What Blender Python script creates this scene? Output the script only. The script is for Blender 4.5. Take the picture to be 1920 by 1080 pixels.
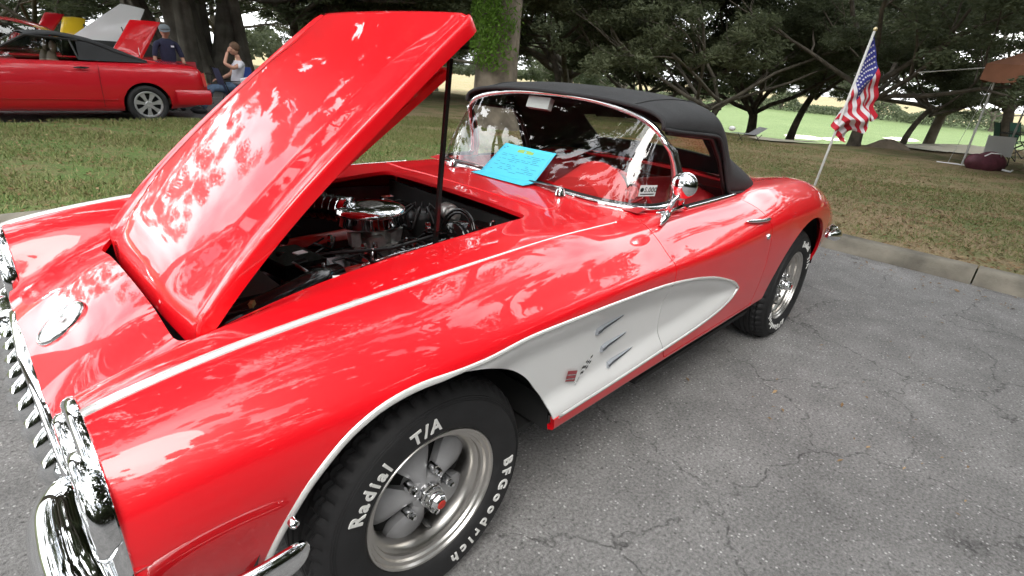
import bpy, bmesh, math, random
import numpy as np
from mathutils import Vector, Matrix, Euler
from math import radians, sin, cos, pi, sqrt
random.seed(7); rng = np.random.default_rng(7)
for _o in list(bpy.data.objects): bpy.data.objects.remove(_o)
SC = bpy.context.scene
# ---------------------------------------------------------------- camera
CAMLOC = Vector((-0.6912, -1.6942, 1.4164))
yaw, pitch, roll = 0.82158, 0.39578, 0.08125
_f = Vector((sin(yaw)*cos(pitch), cos(yaw)*cos(pitch), -sin(pitch)))
_r = Vector((cos(yaw), -sin(yaw), 0)); _u = _r.cross(_f)
_r2 = cos(roll)*_r + sin(roll)*_u; _u2 = -sin(roll)*_r + cos(roll)*_u
cd = bpy.data.cameras.new('camera'); cam = bpy.data.objects.new('camera', cd)
SC.collection.objects.link(cam)
M = Matrix((( _r2.x, _u2.x, -_f.x), (_r2.y, _u2.y, -_f.y), (_r2.z, _u2.z, -_f.z))).to_4x4()
M.translation = CAMLOC; cam.matrix_world = M
cd.sensor_width = 36.0; cd.lens = 0.99901*1000/1920*36.0
cd.clip_start = 0.02; cd.clip_end = 3000
SC.camera = cam
# ---------------------------------------------------------------- world, sun, exposure
SUN_EL, SUN_AZ = radians(52), radians(228)      # high soft sun behind thin cloud
W = bpy.data.worlds.new("World"); SC.world = W; W.use_nodes = True
wn = W.node_tree.nodes; wl = W.node_tree.links; wn.clear()
wo = wn.new('ShaderNodeOutputWorld'); bg = wn.new('ShaderNodeBackground'); bg.inputs['Strength'].default_value = 0.10
sky = wn.new('ShaderNodeTexSky'); sky.sky_type = 'NISHITA'; sky.sun_disc = False
sky.sun_elevation = SUN_EL; sky.sun_rotation = SUN_AZ; sky.dust_density = 2.0; sky.air_density = 1.0
tc = wn.new('ShaderNodeTexCoord'); mp = wn.new('ShaderNodeMapping'); mp.inputs['Scale'].default_value = (1.2, 1.2, 3.0)
ns = wn.new('ShaderNodeTexNoise'); ns.inputs['Scale'].default_value = 1.6; ns.inputs['Detail'].default_value = 6; ns.inputs['Roughness'].default_value = 0.55
cr = wn.new('ShaderNodeValToRGB'); cr.color_ramp.elements[0].position = 0.40; cr.color_ramp.elements[1].position = 0.56
cr.color_ramp.elements[0].color = (0.45, 0.45, 0.45, 1)
cc = wn.new('ShaderNodeValToRGB'); cc.color_ramp.elements[0].position = 0.35; cc.color_ramp.elements[1].position = 0.75
cc.color_ramp.elements[0].color = (17, 17.6, 18.5, 1); cc.color_ramp.elements[1].color = (29, 29, 28.5, 1)
mx = wn.new('ShaderNodeMixRGB')
wl.new(tc.outputs['Generated'], mp.inputs['Vector']); wl.new(mp.outputs[0], ns.inputs['Vector'])
wl.new(ns.outputs['Fac'], cr.inputs[0]); wl.new(ns.outputs['Fac'], cc.inputs[0])
wl.new(cr.outputs[0], mx.inputs['Fac']); wl.new(sky.outputs[0], mx.inputs['Color1']); wl.new(cc.outputs[0], mx.inputs['Color2'])
wl.new(mx.outputs[0], bg.inputs['Color']); wl.new(bg.outputs[0], wo.inputs['Surface'])
sd = bpy.data.lights.new('sun', 'SUN'); sd.energy = 1.5; sd.angle = radians(36); sd.color = (1.0, 0.96, 0.9)
sun = bpy.data.objects.new('sun', sd); SC.collection.objects.link(sun)
# Nishita: rotation measured from +Y clockwise
sdir = Vector((sin(SUN_AZ)*cos(SUN_EL), cos(SUN_AZ)*cos(SUN_EL), sin(SUN_EL)))
sun.rotation_euler = sdir.to_track_quat('Z', 'Y').to_euler(); sun.location = (0, 0, 30)
SC.view_settings.view_transform = 'Standard'; SC.view_settings.look = 'None'
SC.view_settings.exposure = 1.05; SC.view_settings.gamma = 1.0; SC.view_settings.use_curve_mapping = False
SC.render.engine = 'CYCLES'
try:
    SC.cycles.max_bounces = 8; SC.cycles.transparent_max_bounces = 16; SC.cycles.caustics_reflective = False; SC.cycles.caustics_refractive = False
except Exception: pass

# ---------------------------------------------------------------- helpers
def link(o):
    SC.collection.objects.link(o); return o
def empty(name, loc=(0, 0, 0), rz=0):
    o = bpy.data.objects.new(name, None); o.empty_display_size = 0.2; link(o); o.location = loc; o.rotation_euler = (0, 0, rz); return o
def tag(o, label=None, cat=None, group=None, kind=None):
    if label: o['label'] = label
    if cat: o['category'] = cat
    if group: o['group'] = group
    if kind: o['kind'] = kind
    return o
def mesh_obj(name, V, F, mat, parent=None, smooth=True, loc=None):
    me = bpy.data.meshes.new(name); me.from_pydata([tuple(map(float, v)) for v in V], [], [tuple(int(i) for i in f) for f in F]); me.update()
    if smooth: me.shade_smooth()
    mats = mat if isinstance(mat, (list, tuple)) else [mat]
    for m in mats: me.materials.append(m)
    o = bpy.data.objects.new(name, me); link(o)
    if parent: o.parent = parent
    if loc is not None: o.location = loc
    return o
def share(name, me, parent=None, loc=(0, 0, 0), rot=(0, 0, 0), scale=(1, 1, 1)):
    o = bpy.data.objects.new(name, me); link(o); o.parent = parent; o.location = loc; o.rotation_euler = rot; o.scale = scale; return o
def bm_obj(name, bm, mat, parent=None, smooth=False, angle=None):
    me = bpy.data.meshes.new(name); bm.to_mesh(me); bm.free()
    for m in (mat if isinstance(mat, (list, tuple)) else [mat]): me.materials.append(m)
    if smooth: me.shade_smooth()
    if angle is not None:
        me.shade_smooth(); me.set_sharp_from_angle(angle=radians(angle))
    o = bpy.data.objects.new(name, me); link(o)
    if parent: o.parent = parent
    return o
class MB:
    """collects shapes into one mesh"""
    def __init__(s): s.V = []; s.F = []; s.mi = []
    def add(s, V, F, m=0):
        b = len(s.V); s.V += [tuple(v) for v in V]; s.F += [tuple(i+b for i in f) for f in F]; s.mi += [m]*len(F)
    def box(s, c, d, R=None, m=0):
        V = []
        for sx in (-1, 1):
            for sy in (-1, 1):
                for sz in (-1, 1):
                    v = Vector((sx*d[0]/2, sy*d[1]/2, sz*d[2]/2))
                    if R is not None: v = R @ v
                    V.append(Vector(c)+v)
        s.add(V, [(0, 1, 3, 2), (4, 6, 7, 5), (0, 4, 5, 1), (2, 3, 7, 6), (0, 2, 6, 4), (1, 5, 7, 3)], m)
    def tube(s, pts, r, n=8, m=0, cap=True, flat=1.0, up=None):
        pts = [Vector(p) for p in pts]; N = len(pts)
        rs = [float(q) for q in r] if hasattr(r, "__len__") else [float(r)]*N
        rings = []; prev = None
        for i, p in enumerate(pts):
            t = (pts[min(i+1, N-1)]-pts[max(i-1, 0)])
            t = t.normalized() if t.length > 1e-9 else Vector((0, 0, 1))
            if up is not None: a = Vector(up)-t*t.dot(Vector(up))
            elif prev is None: a = t.orthogonal()
            else: a = prev-t*t.dot(prev)
            a = a.normalized(); prev = a; b = t.cross(a)
            rings.append([p+rs[i]*(cos(2*pi*k/n)*a*flat+sin(2*pi*k/n)*b) for k in range(n)])
        V = [v for q in rings for v in q]; F = []
        for i in range(N-1):
            for k in range(n):
                F.append((i*n+k, i*n+(k+1) % n, (i+1)*n+(k+1) % n, (i+1)*n+k))
        if cap: F.append(tuple(range(n-1, -1, -1))); F.append(tuple((N-1)*n+k for k in range(n)))
        s.add(V, F, m)
    def lathe(s, prof, n=48, c=(0, 0, 0), axis='Y', m=0, a0=0, a1=2*pi, closed=False):
        """prof: (r, h) pairs; axis Y: h along y"""
        full = abs(a1-a0-2*pi) < 1e-6; k = n if full else n+1; V = []
        for (r, h) in prof:
            for i in range(k):
                a = a0+(a1-a0)*i/n
                if axis == 'Y': V.append((c[0]+r*cos(a), c[1]+h, c[2]+r*sin(a)))
                elif axis == 'Z': V.append((c[0]+r*cos(a), c[1]+r*sin(a), c[2]+h))
                else: V.append((c[0]+h, c[1]+r*cos(a), c[2]+r*sin(a)))
        F = []; P = len(prof); rr = P if closed else P-1
        for j in range(rr):
            for i in range(n):
                i2 = (i+1) % k if full else i+1; j2 = (j+1) % P
                F.append((j*k+i, j*k+i2, j2*k+i2, j2*k+i))
        s.add(V, F, m)
    def grid(s, P, m=0, flip=False):
        nu = len(P); nv = len(P[0]); V = [v for r in P for v in r]; F = []
        for i in range(nu-1):
            for j in range(nv-1):
                f = (i*nv+j, i*nv+j+1, (i+1)*nv+j+1, (i+1)*nv+j)
                F.append(f[::-1] if flip else f)
        s.add(V, F, m)
    def build(s, name, mat, parent=None, smooth=False, angle=None, loc=None):
        me = bpy.data.meshes.new(name); me.from_pydata([tuple(map(float, v)) for v in s.V], [], s.F); me.update()
        for mm in (mat if isinstance(mat, (list, tuple)) else [mat]): me.materials.append(mm)
        if any(s.mi): me.polygons.foreach_set('material_index', s.mi)
        if smooth or angle is not None: me.shade_smooth()
        if angle is not None: me.set_sharp_from_angle(angle=radians(angle))
        o = bpy.data.objects.new(name, me); link(o)
        if parent: o.parent = parent
        if loc is not None: o.location = loc
        return o
def sm(a, b, x):
    t = np.clip((np.asarray(x, float)-a)/(b-a), 0, 1); return t*t*(3-2*t)
def pchip(xk, yk, x):
    xk = np.asarray(xk, float); yk = np.asarray(yk, float); x = np.asarray(x, float)
    h = np.diff(xk); d = np.diff(yk)/h; n = len(xk); m = np.zeros(n)
    for i in range(1, n-1):
        if d[i-1]*d[i] > 0:
            w1 = 2*h[i]+h[i-1]; w2 = h[i]+2*h[i-1]; m[i] = (w1+w2)/(w1/d[i-1]+w2/d[i])
    m[0] = d[0]; m[-1] = d[-1]
    x = np.clip(x, xk[0], xk[-1]); i = np.clip(np.searchsorted(xk, x)-1, 0, n-2)
    t = (x-xk[i])/h[i]; t2 = t*t; t3 = t2*t
    return (2*t3-3*t2+1)*yk[i]+(t3-2*t2+t)*h[i]*m[i]+(-2*t3+3*t2)*yk[i+1]+(t3-t2)*h[i]*m[i+1]

# ---------------------------------------------------------------- materials
def newmat(name):
    m = bpy.data.materials.new(name); m.use_nodes = True
    return m, m.node_tree.nodes, m.node_tree.links, m.node_tree.nodes['Principled BSDF']
def setp(b, **k):
    for n, v in k.items():
        n = n.replace('_', ' ')
        if n in b.inputs: b.inputs[n].default_value = v
def simple(name, col, rough=0.5, metal=0.0, noise=0.0, nscale=8.0, bump=0.0, bscale=60.0, coat=0.0, **k):
    m, N, L, b = newmat(name); c = (col[0], col[1], col[2], 1)
    setp(b, Base_Color=c, Roughness=rough, Metallic=metal, **k)
    if coat: setp(b, Coat_Weight=coat, Coat_Roughness=0.04)
    if noise or bump:
        t = N.new('ShaderNodeTexCoord')
    if noise:
        n = N.new('ShaderNodeTexNoise'); n.inputs['Scale'].default_value = nscale; n.inputs['Detail'].default_value = 6
        r = N.new('ShaderNodeMapRange'); r.inputs['To Min'].default_value = 1-noise; r.inputs['To Max'].default_value = 1+noise
        r.inputs['From Min'].default_value = .3; r.inputs['From Max'].default_value = .7
        v = N.new('ShaderNodeVectorMath'); v.operation = 'SCALE'; v.inputs[0].default_value = col
        L.new(t.outputs['Object'], n.inputs['Vector']); L.new(n.outputs['Fac'], r.inputs['Value']); L.new(r.outputs[0], v.inputs['Scale']); L.new(v.outputs[0], b.inputs['Base Color'])
    if bump:
        n2 = N.new('ShaderNodeTexNoise'); n2.inputs['Scale'].default_value = bscale; n2.inputs['Detail'].default_value = 4
        bp = N.new('ShaderNodeBump'); bp.inputs['Strength'].default_value = bump; bp.inputs['Distance'].default_value = 0.01
        L.new(t.outputs['Object'], n2.inputs['Vector']); L.new(n2.outputs['Fac'], bp.inputs['Height']); L.new(bp.outputs[0], b.inputs['Normal'])
    return m
def paint(name, col, flake=0.0):
    m, N, L, b = newmat(name)
    setp(b, Base_Color=(*col, 1), Roughness=0.42, Coat_Weight=1.0, Coat_Roughness=0.015, Coat_IOR=1.52)
    b.inputs['Specular IOR Level'].default_value = 0.35
    t = N.new('ShaderNodeTexCoord'); n = N.new('ShaderNodeTexNoise'); n.inputs['Scale'].default_value = 3.2; n.inputs['Detail'].default_value = 2
    bp = N.new('ShaderNodeBump'); bp.inputs['Strength'].default_value = 0.10; bp.inputs['Distance'].default_value = 0.012
    L.new(t.outputs['Object'], n.inputs['Vector']); L.new(n.outputs['Fac'], bp.inputs['Height']); L.new(bp.outputs[0], b.inputs['Coat Normal'])
    return m
RED = paint('red_paint', (0.72, 0.003, 0.010))
RED2 = paint('crimson_paint', (0.50, 0.004, 0.014))
WHITE = paint('white_paint', (0.80, 0.805, 0.80))
SATIN = simple('satin_silver', (.40, .42, .46), .30, .5)
BADGEF = simple('badge_silver_face', (.58, .59, .58), .35, .2)
TRIM = simple('polished_trim', (.90, .90, .88), .26, .55)
YELLOW = paint('yellow_paint', (0.75, 0.50, 0.02))
SILVER = paint('silver_paint', (0.55, 0.56, 0.58))
CHROME = simple('chrome', (0.86, 0.87, 0.88), 0.035, 1.0)
CHROME_W = simple('worn_chrome', (0.62, 0.62, 0.62), 0.16, 1.0, noise=.12, nscale=30)
DCHROME = simple('dark_metal', (0.22, 0.22, 0.22), 0.32, 1.0, noise=.3, nscale=25)
ALU = simple('machined_aluminium', (0.62, 0.60, 0.57), 0.30, 1.0, noise=.06, nscale=20)
GREYW = simple('grey_wheel_casting', (0.37, 0.37, 0.38), 0.42, 0.35, noise=.12, nscale=14, bump=.1, bscale=150)
BLACK = simple('black_plastic', (0.012, 0.012, 0.012), 0.45)
GBLACK = simple('gloss_black', (0.008, 0.008, 0.008), 0.12)
VOID = simple('engine_bay_black', (0.010, 0.010, 0.010), 0.85, noise=.4, nscale=14)
RUBBER = simple('tyre_rubber', (0.011, 0.011, 0.012), 0.70, noise=.25, nscale=22, bump=.08, bscale=200)
LETTER = simple('raised_white_lettering', (0.70, 0.70, 0.68), 0.6)
TOPFAB = simple('black_canvas', (0.022, 0.023, 0.025), 0.85, noise=.22, nscale=6, bump=.35, bscale=420)
INRED = simple('red_vinyl', (0.42, 0.01, 0.015), 0.45, noise=.1, nscale=8, bump=.1, bscale=80)
ENGRED = simple('red_engine_enamel', (0.34, 0.018, 0.012), 0.30, noise=.35, nscale=20)
CARPET = simple('dark_red_carpet', (0.10, 0.006, 0.008), 0.95, bump=.4, bscale=300)
PAPER = simple('cyan_card', (0.07, 0.50, 0.68), 0.7, noise=.03, nscale=5)
WPAPER = simple('white_card', (0.75, 0.76, 0.76), 0.7)
INK = simple('grey_ink', (0.02, 0.10, 0.17), 0.8)
INKG = simple('yellow_green_ink', (0.25, 0.42, 0.10), 0.8)
FLAGRED = simple('flag_red', (0.50, 0.012, 0.03), 0.7)
FLAGWHITE = simple('flag_white', (0.70, 0.70, 0.72), 0.7)
FLAGBLUE = simple('flag_blue', (0.025, 0.03, 0.22), 0.7)
def glass(name, tint=(0.93, 0.95, 0.95), extra=0.0, rough=0.0, spec=1.0):
    m = bpy.data.materials.new(name); m.use_nodes = True; N = m.node_tree.nodes; L = m.node_tree.links; N.clear()
    o = N.new('ShaderNodeOutputMaterial'); t = N.new('ShaderNodeBsdfTransparent'); g = N.new('ShaderNodeBsdfGlossy')
    t.inputs[0].default_value = (*tint, 1); g.inputs['Roughness'].default_value = rough; g.inputs[0].default_value = (1, 1, 1, 1)
    fr = N.new('ShaderNodeFresnel'); ge = N.new('ShaderNodeNewGeometry'); io = N.new('ShaderNodeMath'); io.operation = 'MULTIPLY_ADD'; io.inputs[1].default_value = 1/1.52-1.52; io.inputs[2].default_value = 1.52; L.new(ge.outputs['Backfacing'], io.inputs[0]); L.new(io.outputs[0], fr.inputs['IOR'])
    ad = N.new('ShaderNodeMath'); ad.operation = 'MULTIPLY_ADD'; ad.inputs[1].default_value = 1.7*spec; ad.inputs[2].default_value = extra; ad.use_clamp = True
    mxx = N.new('ShaderNodeMixShader')
    L.new(fr.outputs[0], ad.inputs[0]); L.new(ad.outputs[0], mxx.inputs[0]); L.new(t.outputs[0], mxx.inputs[1]); L.new(g.outputs[0], mxx.inputs[2]); L.new(mxx.outputs[0], o.inputs[0])
    return m
GLASS = glass('windshield_glass')
BRASS = simple('brass', (.55, .42, .18), .35, .9)
PLASTICW = glass('clear_vinyl', (0.80, 0.80, 0.76), 0.02, 0.05)
LAMPGL = glass('lamp_glass', (0.9, 0.92, 0.92), 0.08)
DARKGL = glass('tinted_glass', (0.55, 0.58, 0.58), 0.03)
# ================================================================= HERO CAR: BODY SURFACE
XK = [-.72, -.63, -.53, -.41, -.20, 0.0, .30, .66, .95, 1.25, 1.6, 1.95, 2.2, 2.59, 2.9, 3.2, 3.45, 3.60]
# key rows: (w list, z list) over XK
def K(w, z): return (w, z)
def cst(v): return [v]*len(XK)
KEYS = [
 (cst(0.0),  [.60, .683, .758, .802, .846, .875, .905, .927, .945, .950, .945, .940, .935, .915, .885, .82, .73, .60]),
 (cst(.22),  [.60, .677, .752, .797, .843, .872, .903, .925, .942, .945, .940, .935, .932, .912, .882, .81, .72, .59]),
 (cst(.40),  [.585, .652, .718, .768, .828, .864, .895, .920, .932, .928, .925, .922, .922, .905, .872, .80, .70, .58]),
 (cst(.455), [.585, .662, .725, .778, .832, .864, .893, .918, .928, .924, .920, .918, .920, .905, .872, .80, .70, .58]),
 (cst(.52),  [.725, .778, .808, .828, .855, .873, .897, .919, .928, .923, .917, .915, .920, .912, .885, .81, .705, .58]),
 (cst(.60),  [.775, .806, .828, .842, .864, .880, .902, .921, .925, .920, .914, .913, .925, .928, .895, .815, .71, .575]),
 ([.66]*12+[.67, .68, .67, .66, .64, .62], [.785, .812, .832, .850, .869, .882, .901, .916, .914, .912, .910, .912, .935, .940, .900, .820, .71, .57]),
 ([.705]*12+[.73, .745, .735, .715, .685, .65], [.776, .800, .823, .842, .862, .874, .891, .904, .904, .903, .903, .910, .940, .940, .892, .810, .70, .56]),
 ([.755, .760, .763, .766, .772, .775, .775, .775, .772, .770, .770, .772, .795, .805, .795, .765, .725, .68], [.745, .783, .806, .825, .846, .857, .870, .878, .876, .872, .875, .892, .920, .918, .868, .785, .67, .54]),
 ([.790, .805, .812, .822, .838, .850, .850, .845, .842, .840, .842, .848, .860, .865, .850, .815, .765, .71], [.69, .748, .770, .788, .806, .818, .825, .830, .826, .820, .828, .850, .870, .868, .815, .735, .62, .50]),
 ([.815, .838, .852, .866, .888, .900, .902, .898, .892, .888, .888, .890, .898, .902, .886, .850, .795, .73], [.62, .685, .710, .728, .748, .765, .785, .790, .785, .772, .770, .780, .795, .79, .745, .665, .56, .46]),
 ([.820, .846, .862, .877, .898, .908, .905, .898, .893, .890, .890, .892, .902, .908, .892, .855, .80, .735], [.56, .61, .63, .645, .665, .69, .70, .70, .70, .69, .69, .69, .70, .70, .66, .60, .51, .43]),
 ([.800, .828, .845, .862, .888, .898, .895, .890, .887, .885, .885, .888, .896, .902, .885, .845, .79, .73], [.48, .52, .53, .545, .56, .57, .56, .55, .55, .55, .55, .55, .56, .57, .55, .52, .46, .40]),
 ([.76, .79, .81, .83, .862, .875, .878, .878, .876, .875, .875, .876, .880, .885, .865, .82, .77, .71], [.40, .42, .42, .42, .42, .42, .42, .42, .42, .42, .42, .42, .42, .43, .43, .43, .41, .37]),
 ([.72, .75, .78, .81, .84, .858, .868, .870, .870, .870, .870, .870, .870, .865, .84, .79, .74, .68], [.36, .37, .37, .36, .355, .355, .355, .358, .362, .362, .360, .360, .36, .37, .38, .39, .38, .35]),
 ([.62]*18, [.34, .34, .34, .33, .33, .33, .33, .335, .34, .34, .34, .34, .34, .35, .36, .37, .37, .34]),
]
DX = 0.02
XS = np.arange(-.70, 3.6001, DX); NX = len(XS)
KW = np.array([pchip(XK, w, XS) for w, z in KEYS]); KZ = np.array([pchip(XK, z, XS) for w, z in KEYS])
NV = 110
def section(i):
    w = KW[:, i]; z = KZ[:, i]
    s = np.concatenate([[0], np.cumsum(np.hypot(np.diff(w), np.diff(z)))])
    tt = np.linspace(0, s[-1], 400)
    ww = pchip(s, w, tt); zz = pchip(s, z, tt)
    # common parameter: fixed fraction between keys so grid lines follow the features
    return s, tt, ww, zz
# per-key sample counts
CNT = [7, 7, 4, 4, 4, 4, 4, 5, 6, 7, 5, 8, 9, 6, 9]
def build_grid():
    cols_w = []; cols_z = []
    for i in range(NX):
        s, tt, ww, zz = section(i); par = []
        for k, c in enumerate(CNT):
            a, b = s[k], s[k+1]
            par += [a+(b-a)*q/c for q in range(c)]
        par.append(s[-1]); par = np.array(par)
        cols_w.append(np.interp(par, tt, ww)); cols_z.append(np.interp(par, tt, zz))
    Wd = np.array(cols_w); Zd = np.array(cols_z)
    for it in range(5):           # gentle fairing so reflections flow
        for A in (Wd, Zd):
            B = A.copy(); B[1:-1, 1:-1] = (A[1:-1, 1:-1]*2+A[:-2, 1:-1]+A[2:, 1:-1]+A[1:-1, :-2]+A[1:-1, 2:])/6.0
            if A is Zd: B[1:-1, 0] = (A[1:-1, 0]*2+A[:-2, 0]+A[2:, 0]+2*A[1:-1, 1])/6.0
            A[:] = B
    for it in range(14):          # lengthwise only
        for A in (Wd, Zd):
            A[1:-1] = (A[1:-1]*2+A[:-2]+A[2:])/4.0
    return Wd, Zd
WD, ZD = build_grid(); NVH = WD.shape[1]
def xi(x): return min(max((x-XS[0])/DX, 0), NX-1.001)
def stat(x):
    f = xi(x); i = int(f); t = f-i
    return WD[i]*(1-t)+WD[i+1]*t, ZD[i]*(1-t)+ZD[i+1]*t
def top_z(x, w):
    ww, zz = stat(x); k = int(np.argmax(ww)); return float(np.interp(w, ww[:k+1], zz[:k+1]))
def side_w(x, z):
    ww, zz = stat(x); k0 = int(np.argmax(ww > .70)) if (ww > .70).any() else 0
    z2 = zz[k0:][::-1]; w2 = ww[k0:][::-1]; return float(np.interp(z, z2, w2))
# full grid, near side is -y
Yf = np.concatenate([-WD[:, ::-1], WD[:, 1:]], axis=1); Zf = np.concatenate([ZD[:, ::-1], ZD[:, 1:]], axis=1)
NJ = Yf.shape[1]
G = np.stack([np.repeat(XS[:, None], NJ, 1), Yf, Zf], -1)
du = np.gradient(G, axis=0); dv = np.gradient(G, axis=1)
GN = np.cross(du, dv); GN /= np.linalg.norm(GN, axis=-1, keepdims=True)+1e-12
if GN[NX//2, NJ//2, 2] < 0: GN = -GN
class Mesh:
    def __init__(s, V, N, F): s.V = V; s.N = N; s.F = F
def grid_mesh():
    V = G.reshape(-1, 3); N = GN.reshape(-1, 3); F = []
    for i in range(NX-1):
        for j in range(NJ-1):
            F.append((i*NJ+j, i*NJ+j+1, (i+1)*NJ+j+1, (i+1)*NJ+j)[::-1])
    return Mesh([tuple(v) for v in V], [tuple(n) for n in N], F)
def clip(me, f):
    """split a mesh by the sign of f(x, y, z); returns (positive part, negative part), edges cut exactly"""
    V = me.V; N = me.N; val = f(np.array(V)) if len(V) else np.array([])
    def side(sgn):
        nv = []; nn = []; mp_ = {}; ec = {}; F = []
        def vid(i):
            if i not in mp_: mp_[i] = len(nv); nv.append(V[i]); nn.append(N[i])
            return mp_[i]
        def eid(a, b):
            k = (min(a, b), max(a, b))
            if k not in ec:
                p, q = np.array(V[k[0]]), np.array(V[k[1]]); va, vb = val[k[0]], val[k[1]]; lo, hi = 0.0, 1.0
                t = va/(va-vb)
                for _ in range(5):
                    m = f((p+(q-p)*t)[None])[0]
                    if m*va > 0: lo = t
                    else: hi = t
                    t = (lo+hi)/2 if abs(m) > 1e-5 else t
                    if abs(m) <= 1e-5: break
                P_ = p+(q-p)*t; n = np.array(N[k[0]])*(1-t)+np.array(N[k[1]])*t; n /= np.linalg.norm(n)+1e-12
                ec[k] = len(nv); nv.append(tuple(P_)); nn.append(tuple(n))
            return ec[k]
        for fc in me.F:
            s_ = [val[i]*sgn > 0 for i in fc]
            if all(s_): F.append(tuple(vid(i) for i in fc)); continue
            if not any(s_): continue
            out = []
            for a in range(len(fc)):
                i, j = fc[a], fc[(a+1) % len(fc)]
                if s_[a]: out.append(vid(i))
                if s_[a] != s_[(a+1) % len(fc)]: out.append(eid(i, j))
            if len(out) >= 3: F.append(tuple(out))
        return Mesh(nv, nn, F)
    return side(1), side(-1)
def boundary(me):
    c = {}
    for f in me.F:
        for a in range(len(f)):
            i, j = f[a], f[(a+1) % len(f)]; c[(i, j)] = c.get((i, j), 0)+1
    return [(i, j) for (i, j) in c if (j, i) not in c]
def body_part(name, me, mat, parent, flange=.014, customn=True, inner=False):
    V = list(me.V); N = list(me.N); F = list(me.F); nF0 = len(F)
    norms = list(N)
    if flange:
        cache = {}
        for (i, j) in boundary(me):
            ids = []
            for k in (i, j):
                p = np.array(me.V[k]); n = np.array(me.N[k])
                V.append(tuple(p)); V.append(tuple(p-n*flange)); ids.append((len(V)-2, len(V)-1))
            e = np.array(me.V[j])-np.array(me.V[i]); nn = np.cross(e, np.array(me.N[i])); nn = nn/(np.linalg.norm(nn)+1e-12)
            norms += [tuple(nn)]*4
            F.append((ids[1][0], ids[0][0], ids[0][1], ids[1][1]))
    if inner:
        b = len(V)
        for p, n in zip(me.V, me.N):
            V.append(tuple(np.array(p)-np.array(n)*flange)); norms.append(tuple(-np.array(n)))
        for f in me.F: F.append(tuple(b+i for i in f[::-1]))
    o = mesh_obj(name, V, F, mat, parent)
    if customn:
        o.data.normals_split_custom_set_from_vertices([Vector(n) for n in norms])
    return o
# ---- feature curves (side view, x-z)
CT_X = [-.05, .07, .26, .54, .75, .96, 1.15, 1.37, 1.55, 1.66, 1.71]
CT_Z = [.758, .758, .770, .762, .752, .738, .715, .675, .622, .580, .548]
CB_X = [.36, .48, .73, 1.07, 1.30, 1.49, 1.62, 1.69, 1.71]
CB_Z = [.405, .412, .418, .430, .440, .458, .486, .520, .548]
def cove_f(P):
    x, z = P[:, 0], P[:, 2]; zt = pchip(CT_X, CT_Z, x); zb = pchip(CB_X, CB_Z, x)
    v = np.minimum(zt-z, z-zb); v = np.where(x > 1.71, 1.71-x-.0001, v); v = np.where(x < -.05, -1, v)
    return np.where(np.abs(P[:, 1]) < .7, -1.0, v)
FA_T = np.radians([-60, -20, 5, 20, 37, 61, 80, 95, 108, 118, 128, 138, 150, 165, 180, 200, 240])
FA_R = [.46, .455, .44, .418, .398, .398, .410, .424, .440, .452, .458, .458, .450, .445, .445, .45, .46]
def farch_f(P):
    x, z = P[:, 0], P[:, 2]-.335; th = np.arctan2(z, x); th = np.where(th < -pi/2, th+2*pi, th)
    r = pchip(FA_T, FA_R, th); v = np.hypot(x, z)-r
    return np.where(np.abs(P[:, 1]) < .55, 1.0, v)
def rarch_f(P):
    x, z = P[:, 0]-2.565, P[:, 2]-.335; v = np.hypot(x, z)-.425
    return np.where(np.abs(P[:, 1]) < .55, 1.0, v)
def front_f(P):   # positive = keep
    x, w, z = P[:, 0], np.abs(P[:, 1]), P[:, 2]
    lim = np.where(w < .46, -.677, -.677+.035*sm(.46, .50, w))
    v = x-lim
    # lower front: fascia sweeps back under the lamps
    return np.where(z < .60, x-(-.640+.30*np.clip(.47-z, 0, 1)), v)
def hood_f(P, g=0.0):
    x, w = P[:, 0], np.abs(P[:, 1])
    r = .09; cx = .135; hx = .565-g; hw = .452-g            # rounded rectangle x -.43 .. .70
    dx = np.abs(x-cx)-(hx-r); dw = w-(hw-r)
    d = np.hypot(np.maximum(dx, 0), np.maximum(dw, 0))+np.minimum(np.maximum(dx, dw), 0)-r
    r2 = .035                                              # tighter rear corners
    ex, ew = np.abs(x-cx)-(hx-r2), w-(hw-r2)
    d2 = np.hypot(np.maximum(ex, 0), np.maximum(ew, 0))+np.minimum(np.maximum(ex, ew), 0)-r2; d = np.where(x > .135, d2, d)
    d = np.where(P[:, 2] < .5, 1.0, d)
    return -d
def cockpit_f(P):
    x, w = P[:, 0], np.abs(P[:, 1])
    x0 = 1.16+.20*sm(.45, .70, w); x1 = 2.28-.25*sm(.45, .72, w)
    v = np.minimum(np.minimum(x-x0, x1-x), .672-w)
    return np.where(P[:, 2] < .6, -1, v)
def door_f(P, g=0.0):
    x, w, z = P[:, 0], np.abs(P[:, 1]), P[:, 2]
    xf = pchip([.33, .41, .50, .58, .70, .79, .87, .95], [1.14, 1.10, 1.055, 1.035, 1.030, 1.035, 1.05, 1.09], z)+g
    xr = pchip([.33, .40, .50, .60, .70, .76, .87, .95], [1.98, 1.98, 1.99, 1.99, 1.975, 1.965, 1.93, 1.86], z)-g
    v = np.minimum(np.minimum(x-xf, xr-x), z-(.385+g))
    xf2 = 1.05
    return np.where(w < .60, -1, v)
body0 = grid_mesh()
body0, _ = clip(body0, front_f)
body0, _ = clip(body0, farch_f)
body0, _ = clip(body0, rarch_f)
body0, _ = clip(body0, lambda P: -cockpit_f(P))
body0, _ = clip(body0, lambda P: np.maximum(np.abs(P[:, 1])-np.where((P[:, 0] > .3) & (P[:, 0] < 2.3), .845, .0), P[:, 2]-.45))
hood_m, _ = clip(body0, lambda P: hood_f(P, .006)); _, body0 = clip(body0, lambda P: hood_f(P, 0.0))
cove_m, body0 = clip(body0, cove_f)
door_m, _ = clip(body0, lambda P: door_f(P, .0022)); _, body0 = clip(body0, lambda P: door_f(P, -.0022))
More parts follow.
